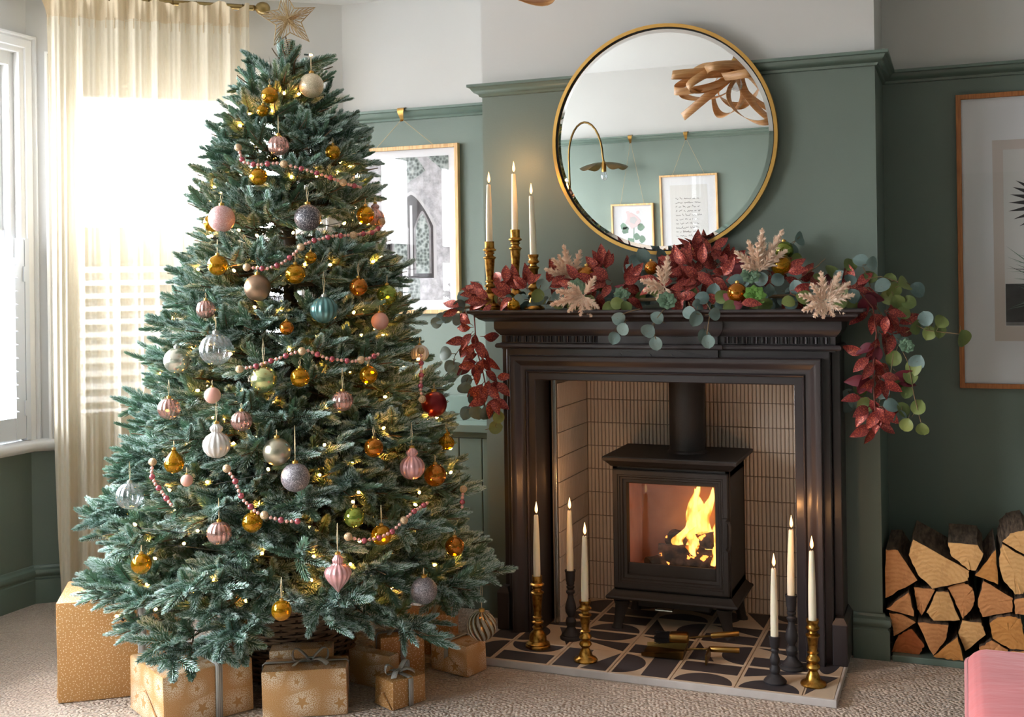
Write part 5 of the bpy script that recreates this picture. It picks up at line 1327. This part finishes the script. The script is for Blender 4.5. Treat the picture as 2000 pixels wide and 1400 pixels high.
for poly, mt, lab in LOGP:
    yf = q.uniform(-.012, .02)
    P = [at_y(1600 + x / 3.11, 950 + y / 3.11, 0) for x, y in poly]; P = [(max(p.x, .706), max(p.z, .022)) for p in P]
    cx, cz = sum(p[0] for p in P) / len(P), min(p[1] for p in P)
    cm = sum(p[1] for p in P) / len(P)
    P = [(cx + (x - cx) * .985 - cx, cm + (z - cm) * .985 - cz) for x, z in P]
    # roughen outline
    Q = []
    for a, b in zip(P, P[1:] + P[:1]):
        for k in range(5): Q.append((a[0] + (b[0] - a[0]) * k / 5 + q.uniform(-.0018, .0018), a[1] + (b[1] - a[1]) * k / 5 + q.uniform(-.0018, .0018)))
    T = thing('split_log', 'firewood: ' + lab, 'log', (cx, yf, cz)); n = len(Q); L = q.uniform(.30, .35)
    mb = MB(); rings = [(0, .0), (.006, .0), (.10, 1.5), (.22, -1.5), (L, 0)]
    V = []
    for (y_, s_) in rings:
        for i, (x, z) in enumerate(Q): V.append((x + .001 * s_ * sin(i), y_, z + .001 * s_ * cos(i * 1.7)))
    F = [(i * n + k, i * n + (k + 1) % n, (i + 1) * n + (k + 1) % n, (i + 1) * n + k) for i in range(1, len(rings) - 1) for k in range(n)] + [tuple((len(rings) - 1) * n + k for k in range(n))]
    part('bark', MB().add(V, F), 'bark', T, 30)
    mc = (sum(x for x, z in Q) / n, sum(z for x, z in Q) / n)
    V = [(x, .001 + q.uniform(-.001, .001), z) for x, z in Q] + [(mc[0] + (x - mc[0]) * .6, -.001 + q.uniform(-.002, .002), mc[1] + (z - mc[1]) * .6) for x, z in Q] + [(mc[0], -.001, mc[1])] + [(x, .007, z) for x, z in Q]
    F = [(k, (k + 1) % n, n + (k + 1) % n, n + k) for k in range(n)] + [(n + k, n + (k + 1) % n, 2 * n) for k in range(n)] + [(k, 2 * n + 1 + k, 2 * n + 1 + (k + 1) % n, (k + 1) % n) for k in range(n)]
    part('cut_face', MB().add(V, F), mt, T, 25)
o = link('log_store_base', MB().bbox(.728, 1.60, -.018, .39, 0, .021, .003).mesh('log_store_base', 'green_gloss')); tag(o, 'low green painted board under the stacked logs', 'board')

# ================================================================== pouffe
T = thing('pouffe', 'dusty pink velvet pouffe with piped edges', 'pouffe', (1.32, -1.50, 0))
bm = bmesh.new(); bmesh.ops.create_cube(bm, size=1)
for v in bm.verts: v.co = (v.co.x * .74, v.co.y * .72, v.co.z * .405 + .2225)
bmesh.ops.bevel(bm, geom=bm.edges[:], offset=.045, segments=5, affect='EDGES', profile=.5)
bmesh.ops.subdivide_edges(bm, edges=bm.edges[:], cuts=3, use_grid_fill=True)
for v in bm.verts:
    if v.co.z > .345: v.co.z += .022 * max(0, 1 - (v.co.x / .37) ** 2) * max(0, 1 - (v.co.y / .36) ** 2) + .0015 * sin(v.co.x * 30 + v.co.y * 12)
    v.co.z = max(v.co.z, .012)
me = bpy.data.meshes.new('cushion'); bm.to_mesh(me); bm.free(); me.materials.append(MATS['velvet_pink']); me.shade_smooth(); link('cushion', me, T)
def rrect(hx, hy, r, z, n=6):
    P = []
    for sx, sy, a0 in ((1, 1, 0), (-1, 1, pi / 2), (-1, -1, pi), (1, -1, 3 * pi / 2)):
        for k in range(n + 1):
            a = a0 + pi / 2 * k / n; P.append((sx * (hx - r) + r * cos(a), sy * (hy - r) + r * sin(a), z))
    return P
part('piping', MB().tube(rrect(.366, .356, .045, .397), .0055, 8, closed=True), 'velvet_piping', T, 60)
for sx, sy in ((1, 1), (-1, 1), (-1, -1), (1, -1)):
    c = .366 - .011; part('piping', MB().tube([(sx * c, sy * (.356 - .011), z) for z in (.03, .12, .26, .39)], .0055, 8), 'velvet_piping', T, 60)
for sx, sy in ((1, 1), (-1, 1), (-1, -1), (1, -1)): part('foot', MB().lathe([(.02, 0), (.026, .022)], 14, (sx * .28, sy * .27, 0)), 'wood_matt_black', T, 40)

# ================================================================== hearth tools
T = thing('hearth_shovel', 'brass hearth shovel lying flat in front of the stove', 'shovel', (.045, -.255, HZ + .001), radians(4))
mb = MB(); s = .0012
V = [(-.085, -.05, .004), (-.085, .05, .004), (.05, .048, .001), (.05, -.048, .001), (-.085, -.056, .016), (-.085, .056, .016), (.055, .054, .030), (.055, -.054, .030)]
mb.add(V, [(0, 1, 2, 3), (0, 3, 7, 4), (1, 5, 6, 2), (3, 2, 6, 7)]); o = part('pan', mb, 'brass_dark', T); md = o.modifiers.new('thick', 'SOLIDIFY'); md.thickness = .002
part('neck', MB().tube([(.05, 0, .018), (.075, 0, .024), (.135, -.004, .030)], .0035, 8), 'brass_dark', T, 60)
part('handle', MB().tube([(.132, -.004, .030), (.137, -.004, .030), (.225, -.006, .034), (.228, -.006, .034)], [.007, .0095, .0095, .008], 14), 'brass', T, 40)
part('hanging_plate', MB().bbox(.128, .134, -.090, .004, .004, .036, .001), 'brass_dark', T)
T = thing('hearth_brush', 'brass handled black bristle hearth brush resting on the shovel', 'brush', (.050, -.225, HZ + .031), radians(10))
part('head', MB().bbox(-.015, .052, -.024, .024, .004, .034, .010, 3), 'brass', T, 60)
mb = MB(); q = random.Random(9)
for k in range(260):
    y, z = q.uniform(-.022, .022), q.uniform(.004, .030); L = q.uniform(.036, .052); mb.tube([(-.012, y, z), (-.012 - L, y * 1.3 + q.uniform(-.004, .004), z + q.uniform(-.008, .004))], .0007, 3)
stuff(part('bristles', mb, 'bristle', T))
part('neck', MB().tube([(.05, 0, .018), (.13, .010, .026)], .0035, 8), 'brass_dark', T, 60)
part('handle', MB().tube([(.122, .009, .026), (.128, .010, .0265), (.212, .020, .034), (.215, .020, .034)], [.007, .0095, .0095, .008], 14), 'brass', T, 40)

# ================================================================== mantel garland
GA = thing('mantel_garland', 'eucalyptus, red glitter leaf and pampas garland along the mantel shelf', 'garland', (0, -.15, 1.161))
GO = Vector(GA.location)
def leaf_mesh(name, L, W, mats, shape, bend=.18):
    n = 9; V = []; F = []
    for i in range(n + 1):
        t_ = i / n
        wd = W * (sin(pi * t_) ** (.55 if shape == 'round' else .85)) * (1 if shape == 'round' else (1.15 - .45 * t_))
        for u in (-1, -.5, 0, .5, 1): V.append((u * wd / 2, L * t_, abs(u) * wd * .16 - bend * L * t_ * t_ + .02 * L * sin(5 * t_ + u)))
    for i in range(n):
        for k in range(4): F.append((i * 5 + k, i * 5 + k + 1, i * 5 + k + 6, i * 5 + k + 5))
    mb = MB().add(V, F); mb.tube([(0, -.012, -.001), (0, 0, 0), (0, L * .6, -bend * L * .36 + .0005)], [.0011, .0010, .0004], 4, 1)
    return mb.mesh(name, mats, 180)
LE = [leaf_mesh('eucalyptus_leaf', .050, .046, ['eucalyptus', 'twig'], 'round', b) for b in (.1, .25)]
LK = [leaf_mesh('eucalyptus_leaf', .050, .046, ['eucalyptus_green', 'twig'], 'round', b) for b in (.1, .25)]
LG = [leaf_mesh('red_leaf', .068, .036, ['glitter_leaf', 'twig_red'], 'pointed', b) for b in (.12, .3)]
LB = [leaf_mesh('red_leaf', .068, .038, ['leaf_burgundy', 'twig_red'], 'pointed', b) for b in (.12, .3)]
q = random.Random(31)
def leaf(me, name, px_, py_, Y, ang, scale=1., jit=.55, centre=True, L=.05):
    p = at_y(px_, py_, Y)
    a = radians(ang); tip = RT * cos(a) + UP * sin(a)
    nrm = (-FW + RT * q.uniform(-jit, jit) + UP * (q.uniform(-jit, jit) + .15)).normalized()
    tip = (tip - nrm * tip.dot(nrm)).normalized(); side = tip.cross(nrm)
    if centre: p = p - tip * (L * scale * .5)
    M = Matrix((side, tip, nrm)).transposed().to_4x4(); M = Matrix.Translation(p - GO) @ M @ Matrix.Scale(scale, 4)
    o = link(name, me, GA); o.matrix_local = M
def E_(px_, py_, Y=-.14, ang=None, s=1., k=False):
    leaf(q.choice(LK if k else LE), 'eucalyptus_leaf', px_, py_, Y, q.uniform(0, 360) if ang is None else ang, s * q.uniform(.9, 1.1))
FH = -.288
for a in [(1208, 622, FH, 165), (1217, 643, FH, 250), (1199, 660, FH, 255), (1283, 621, FH, 150), (1266, 646, FH, 235), (1281, 671, FH, 275), (1346, 611, FH, 170), (1358, 622, FH, 255), (1396, 613, FH, 5), (1374, 657, FH + .004, 250), (1383, 667, FH, 280),
          (1394, 569, -.2, 80), (1372, 582, -.22, 170), (1365, 598, -.24, 10), (1438, 548, -.16, 160), (1452, 552, -.15, 90), (1486, 545, -.17, 200), (1500, 568, -.2, 260), (1519, 546, -.18, 30), (1556, 561, -.18, 110), (1545, 490, -.08, 100), (1531, 482, -.07, 190), (1563, 466, -.07, 20), (1241, 510, -.1, 60), (1256, 500, -.1, 120), (1228, 528, -.12, 250), (1291, 500, -.09, 90), (1262, 540, -.12, 300),
          (1060, 556, -.2, 80), (1012, 586, -.23, 180), (1050, 585, -.23, 270), (1090, 580, -.2, 100), (962, 558, -.1, 60), (905, 580, -.18, 140), (897, 596, -.2, 210), (930, 560, -.12, 80),
          (1660, 546, -.14, 90), (1681, 509, -.12, 150), (1703, 514, -.12, 10), (1640, 540, -.1, 120), (1724, 557, -.15, 200, 1.15), (1792, 566, -.12, 320), (1790, 708, -.13, 60, 1.1), (1765, 672, -.13, 330), (1741, 792, -.16, 0), (1757, 815, -.15, 260), (1722, 764, -.15, 80), (1653, 770, -.06, 220), (1668, 782, -.06, 300), (1655, 792, -.06, 250), (1808, 622, -.12, 110), (1750, 660, -.14, 200),
          (869, 690, -.2, 175, 1.2), (879, 714, -.2, 240), (889, 722, -.2, 285, 1.2), (880, 737, -.19, 265), (911, 742, -.2, 220), (907, 758, -.2, 255, 1.1), (925, 776, -.2, 265, 1.15), (911, 806, -.19, 245, 1.15), (931, 806, -.2, 275, 1.2), (950, 806, -.2, 285, 1.2), (861, 622, -.2, 200), (874, 618, -.2, 250), (893, 625, -.2, 300), (852, 630, -.2, 190)]:
    E_(*a)
for a in [(1180, 512, -.08, 100), (1050, 577, -.24, 250), (1205, 592, -.24, 0), (1222, 600, -.25, 280), (1190, 600, -.24, 200), (1276, 566, -.2, 320), (1410, 580, -.22, 40), (1555, 506, -.09, 20), (1571, 580, -.2, 170), (1660, 517, -.11, 60), (1738, 546, -.13, 70), (1768, 554, -.14, 30, 1.2), (1746, 567, -.14, 250), (1764, 612, -.13, 180), (1788, 638, -.13, 20, 1.1), (1838, 628, -.12, 60), (1882, 661, -.11, 290, 1.1), (1835, 645, -.12, 270), (1784, 718, -.13, 260), (1778, 734, -.13, 280), (1763, 800, -.14, 120), (1802, 838, -.13, 280), (1793, 795, -.13, 60), (1770, 830, -.14, 250), (974, 815, -.21, 70), (968, 835, -.21, 10), (1625, 530, -.1, 100), (1600, 545, -.1, 60), (1690, 790, -.1, 200), (1678, 760, -.07, 100), (1752, 590, -.14, 300), (1735, 580, -.13, 200), (1775, 590, -.13, 340), (1745, 700, -.13, 250), (1760, 740, -.13, 300), (1815, 650, -.12, 250), (1770, 765, -.13, 260), (1700, 540, -.12, 80), (1640, 590, -.2, 200), (1540, 590, -.22, 190), (1495, 595, -.24, 350), (1425, 598, -.25, 200), (1150, 590, -.23, 260), (1120, 598, -.24, 300)]:
    E_(a[0], a[1], a[2], a[3], a[4] if len(a) > 4 else 1., True)
for k in range(120):      # undergrowth along the shelf
    X = q.uniform(-.58, .64); Y = q.uniform(-.21, -.06); z = 1.168 + q.uniform(0, .055) * (1 - abs(X) * .3)
    d = Vector((X, Y, z)) - CAM; px_ = 1000 + FPX * d.dot(RT) / d.dot(FW); py_ = PPY - FPX * d.dot(UP) / d.dot(FW)
    E_(px_, py_, Y, None, q.uniform(.7, 1.), q.random() < .35)
RED = [(945, 578, -.2, 185, 7), (985, 560, -.18, 70, 4), (1000, 578, -.22, 200, 4), (1030, 565, -.22, 100, 5), (1068, 560, -.17, 20, 4), (925, 640, -.2, 215, 4), (922, 668, -.2, 255, 4), (940, 690, -.2, 265, 4), (945, 745, -.2, 280, 5), (962, 772, -.2, 275, 4), (962, 738, -.2, 300, 3), (940, 715, -.2, 250, 3),
       (1150, 548, -.15, 350, 4), (1180, 528, -.12, 100, 6), (1192, 545, -.16, 190, 4), (1215, 560, -.18, 5, 5), (1215, 582, -.21, 350, 3), (1330, 520, -.12, 130, 4), (1352, 524, -.15, 170, 6), (1386, 498, -.1, 70, 4), (1398, 515, -.12, 25, 5), (1366, 545, -.18, 200, 6), (1338, 575, -.22, 262, 3), (1408, 545, -.16, 350, 3), (1372, 570, -.2, 250, 4), (1346, 556, -.19, 190, 3), (1440, 597, -.27, 345, 1), (1530, 535, -.14, 25, 4), (1560, 550, -.12, 350, 4), (1665, 560, -.13, 45, 3),
       (1700, 605, -.16, 262, 3), (1730, 612, -.16, 330, 6), (1715, 650, -.16, 300, 4), (1700, 690, -.16, 228, 3), (1713, 702, -.16, 285, 3), (1716, 735, -.16, 285, 5), (1702, 788, -.16, 262, 4), (1722, 798, -.16, 290, 4), (1704, 824, -.16, 262, 3), (1690, 775, -.15, 240, 2), (1130, 555, -.19, 190, 5), (1085, 548, -.14, 60, 4), (1225, 545, -.13, 30, 4), (1170, 560, -.2, 210, 4), (1300, 535, -.11, 60, 4), (1325, 548, -.16, 200, 5), (1385, 535, -.16, 300, 5), (1420, 520, -.1, 60, 4), (1355, 500, -.09, 100, 4), (1500, 525, -.12, 330, 3), (1545, 565, -.18, 320, 4), (1585, 570, -.17, 350, 3), (1640, 560, -.13, 20, 4), (960, 590, -.22, 200, 5), (1015, 555, -.15, 120, 4), (1372, 522, -.13, 80, 5), (1382, 530, -.14, 260, 5), (1350, 535, -.17, 20, 4), (1745, 640, -.14, 320, 3), (905, 600, -.2, 200, 3), (935, 660, -.21, 290, 3), (1290, 555, -.17, 150, 3)]
for (x, y, Y, an, n) in RED:
    for k in range(n):
        f_ = (k - (n - 1) / 2) / max(1, n - 1); a = an + f_ * 115 + q.uniform(-12, 12)
        leaf(q.choice(LG), 'red_leaf', x + q.uniform(-5, 5) + 8 * cos(radians(a)), y + q.uniform(-5, 5) - 8 * sin(radians(a)), Y + q.uniform(-.018, .018), a, q.uniform(.85, 1.1), .6, False)
for (x, y, Y, an, n) in [(1110, 543, -.13, 10, 4), (925, 708, -.2, 245, 3), (1430, 532, -.12, 30, 3), (1600, 552, -.1, 350, 4), (1690, 577, -.15, 320, 3), (1690, 735, -.15, 258, 4), (1742, 738, -.14, 10, 3), (1450, 590, -.24, 180, 2), (1640, 580, -.16, 200, 2), (1240, 575, -.15, 200, 3), (1710, 670, -.15, 250, 3)]:
    for k in range(n): leaf(q.choice(LB), 'red_leaf', x + q.uniform(-6, 6), y + q.uniform(-6, 6), Y + q.uniform(-.015, .015), an + (k - n / 2) * 32 + q.uniform(-10, 10), q.uniform(.9, 1.15), .7, False)
def stem(pts, Y, r=.0016, m='twig'):
    W = [at_y(x, y, Y if not hasattr(Y, '__len__') else Y[i]) - GO for i, (x, y) in enumerate(pts)]
    part('stem', MB().tube(W, r, 5), m, GA, 60)
stem([(905, 600), (1000, 596), (1120, 588), (1260, 585), (1400, 582), (1540, 578), (1680, 572)], [-.17, -.17, -.16, -.16, -.16, -.16, -.15], .006)
stem([(1250, 603), (1230, 608), (1212, 615)], [-.26, -.285, FH]); stem([(1310, 592), (1295, 606), (1280, 625), (1275, 645), (1281, 662)], [-.2, -.28, FH, FH, FH]); stem([(1380, 592), (1388, 606), (1384, 630), (1381, 655)], [-.25, -.285, FH, FH]); stem([(1345, 590), (1350, 606), (1352, 620)], [-.25, -.285, FH])
stem([(925, 605), (928, 640), (930, 680), (942, 720), (950, 760), (945, 800)], -.195, .0026, 'twig_red'); stem([(928, 650), (905, 670), (888, 695), (885, 725)], -.195); stem([(935, 735), (915, 745), (905, 752)], -.195); stem([(940, 765), (928, 775)], -.195); stem([(945, 790), (930, 797), (912, 800)], -.195); stem([(915, 612), (890, 612), (868, 612), (850, 625)], -.195); stem([(950, 790), (965, 810), (972, 822)], -.2)
stem([(1680, 572), (1705, 600), (1712, 650), (1705, 720), (1708, 780), (1712, 830)], -.155, .0026, 'twig_red'); stem([(1690, 560), (1730, 590), (1770, 625), (1810, 645), (1872, 652)], -.125, .0016); stem([(1700, 580), (1745, 650), (1775, 710), (1785, 770), (1800, 830)], -.13, .0016); stem([(1690, 545), (1720, 540), (1760, 552)], -.135); stem([(1700, 560), (1690, 530), (1680, 512)], -.12); stem([(1745, 690), (1735, 760), (1742, 790), (1757, 810)], -.14); stem([(1560, 545), (1590, 525), (1612, 505)], -.11, .0012); stem([(1560, 550), (1580, 530), (1600, 518)], -.12, .0012); stem([(1540, 520), (1535, 500), (1545, 480), (1562, 462)], -.08, .0012)
# pampas plumes
def plume_mesh(seed, spikes):
    q2 = random.Random(seed); mb = MB()
    for (an, L, lift) in spikes:
        a = radians(an); d = Vector((cos(a), sin(a), lift)).normalized(); sd = d.cross(Vector((0, 0, 1))).normalized(); u2 = sd.cross(d)
        mb.tube([Vector((0, 0, 0)), d * L * .9], [.0016, .0006], 4)
        nb = int(L / .1 * 620)
        for k in range(nb):
            t_ = q2.random() ** .85; c = d * (L * (.08 + .9 * t_)); b = q2.uniform(0, 2 * pi)
            rad = sd * cos(b) + u2 * sin(b); wd = .024 * (L / .1) ** .5 * (1 - t_) ** .65 * min(1, .35 + t_ * 3) * q2.uniform(.6, 1.1) + .0025
            clump = .75 + .35 * sin(t_ * 30 + b * 2)
            nd = (rad * .75 + d * .72).normalized(); e = c + nd * wd * 1.35 * clump; s_ = nd.cross(rad + d * .3).normalized() * .0017
            mb.add([c + s_, c - s_, e, c.lerp(e, .5) + nd.cross(s_) * 1.2], [(0, 1, 2), (0, 2, 3), (1, 3, 2)])
    return mb.mesh('pampas_plume', 'pampas', -1)
def plume(x, y, Y, spikes, seed):
    p = at_y(x, y, Y); M = Matrix((RT, UP, -FW)).transposed().to_4x4()
    o = link('pampas_plume', plume_mesh(seed, spikes), GA); o.matrix_local = Matrix.Translation(p - GO) @ M; stuff(o)
K = .00172
plume(1118, 545, -.15, [(105, 74 * K, .1), (135, 62 * K, .2), (160, 62 * K, .1), (75, 64 * K, .2), (120, 60 * K, -.2)], 1)
plume(1140, 578, -.26, [(195, 70 * K, .1), (170, 60 * K, .3), (225, 46 * K, .2), (60, 46 * K, .1), (260, 40 * K, .1), (320, 40 * K, .2), (140, 44 * K, .3), (290, 44 * K, .1)], 2)
plume(1298, 560, -.22, [(85, 62 * K, .1), (110, 44 * K, .2), (165, 50 * K, .1), (190, 44 * K, .2), (300, 26 * K, .2), (240, 30 * K, .1)], 3)
plume(1484, 530, -.17, [(62, 92 * K, .1), (88, 84 * K, .1), (112, 66 * K, .1), (142, 64 * K, .1), (40, 66 * K, .2), (165, 40 * K, .2), (100, 60 * K, .4), (60, 50 * K, .4)], 4)
plume(1612, 590, -.275, [(100, 58 * K, .1), (65, 62 * K, .1), (40, 58 * K, .1), (15, 54 * K, .1), (165, 52 * K, .1), (130, 46 * K, .2), (200, 46 * K, .1), (330, 40 * K, .1), (260, 30 * K, .1), (230, 36 * K, .2), (300, 30 * K, .1)], 5)
# succulent rosettes
def rosette(x, y, Y, r, mt):
    mb = MB(); p = at_y(x, y, Y)
    for ring, (n, rad, lift) in enumerate(((8, 1.0, .15), (7, .72, .45), (6, .46, .8), (4, .24, 1.2))):
        for k in range(n):
            a = 2 * pi * k / n + ring * .4; d = Vector((cos(a), sin(a), lift)).normalized(); s_ = Vector((-sin(a), cos(a), 0))
            V = []
            for i, (t_, w_) in enumerate(((.0, .12), (.4, .34), (.75, .36), (1., .04))):
                c = d * r * rad * t_; V += [c - s_ * r * rad * w_, c + Vector((0, 0, -.06 * r)), c + s_ * r * rad * w_, c + Vector((0, 0, .10 * r))]
            mb.add(V, [(4 * i + j, 4 * i + (j + 1) % 4, 4 * i + 4 + (j + 1) % 4, 4 * i + 4 + j) for i in range(3) for j in range(4)])
    M = Matrix((RT, UP, -FW)).transposed().to_4x4()
    o = part('succulent', mb, mt, GA, 60); o.matrix_local = Matrix.Translation(p - GO) @ M @ Matrix.Rotation(-.5, 4, 'X')
for a in [(1128, 562, -.22, .036, 'succulent_green'), (1302, 588, -.25, .034, 'succulent_green'), (1465, 538, -.19, .034, 'succulent_green'), (1474, 578, -.24, .038, 'succulent_bright'), (1215, 575, -.2, .03, 'succulent_green'), (1770, 676, -.15, .026, 'succulent_green')]: rosette(*a)
# amber baubles tucked into the garland
for (x, y, rp, Y, mt) in [(1146, 540, 21, -.14, 'glass_orange'), (1272, 523, 14, -.12, 'glass_orange'), (1440, 572, 20, -.22, 'glass_orange'), (1526, 517, 21, -.13, 'glass_amber'), (1531, 490, 19, -.08, 'glass_green'), (1003, 597, 13, -.24, 'glass_amber'), (984, 587, 16, -.17, 'glass_rose')]:
    p = at_y(x, y, Y); r = rp * (p - CAM).dot(FW) / FPX
    lab = {'glass_orange': 'orange glass bauble tucked among leaves of the mantel garland', 'glass_amber': 'amber glass bauble in the mantel garland' + (' behind a pampas plume' if x > 1200 else ' between two gold candlesticks'), 'glass_green': 'olive glass bauble at the back of the mantel garland', 'glass_rose': 'rose glass bauble behind a gold candlestick on the mantel'}[mt]
    o = thing('bauble', lab, 'bauble', p, 0, 'orange baubles in the mantel garland' if mt == 'glass_orange' else None)
    if (mt, 'plain') not in bcache: bcache[(mt, 'plain')] = (MB().lathe(bauble_profile('plain')[0], 32).mesh('ball', mt, 180), bcache[('glass_amber', 'plain')][1], 1)
    link('ball', bcache[(mt, 'plain')][0], o, scale=r); link('cap', bcache[(mt, 'plain')][1], o, scale=r)
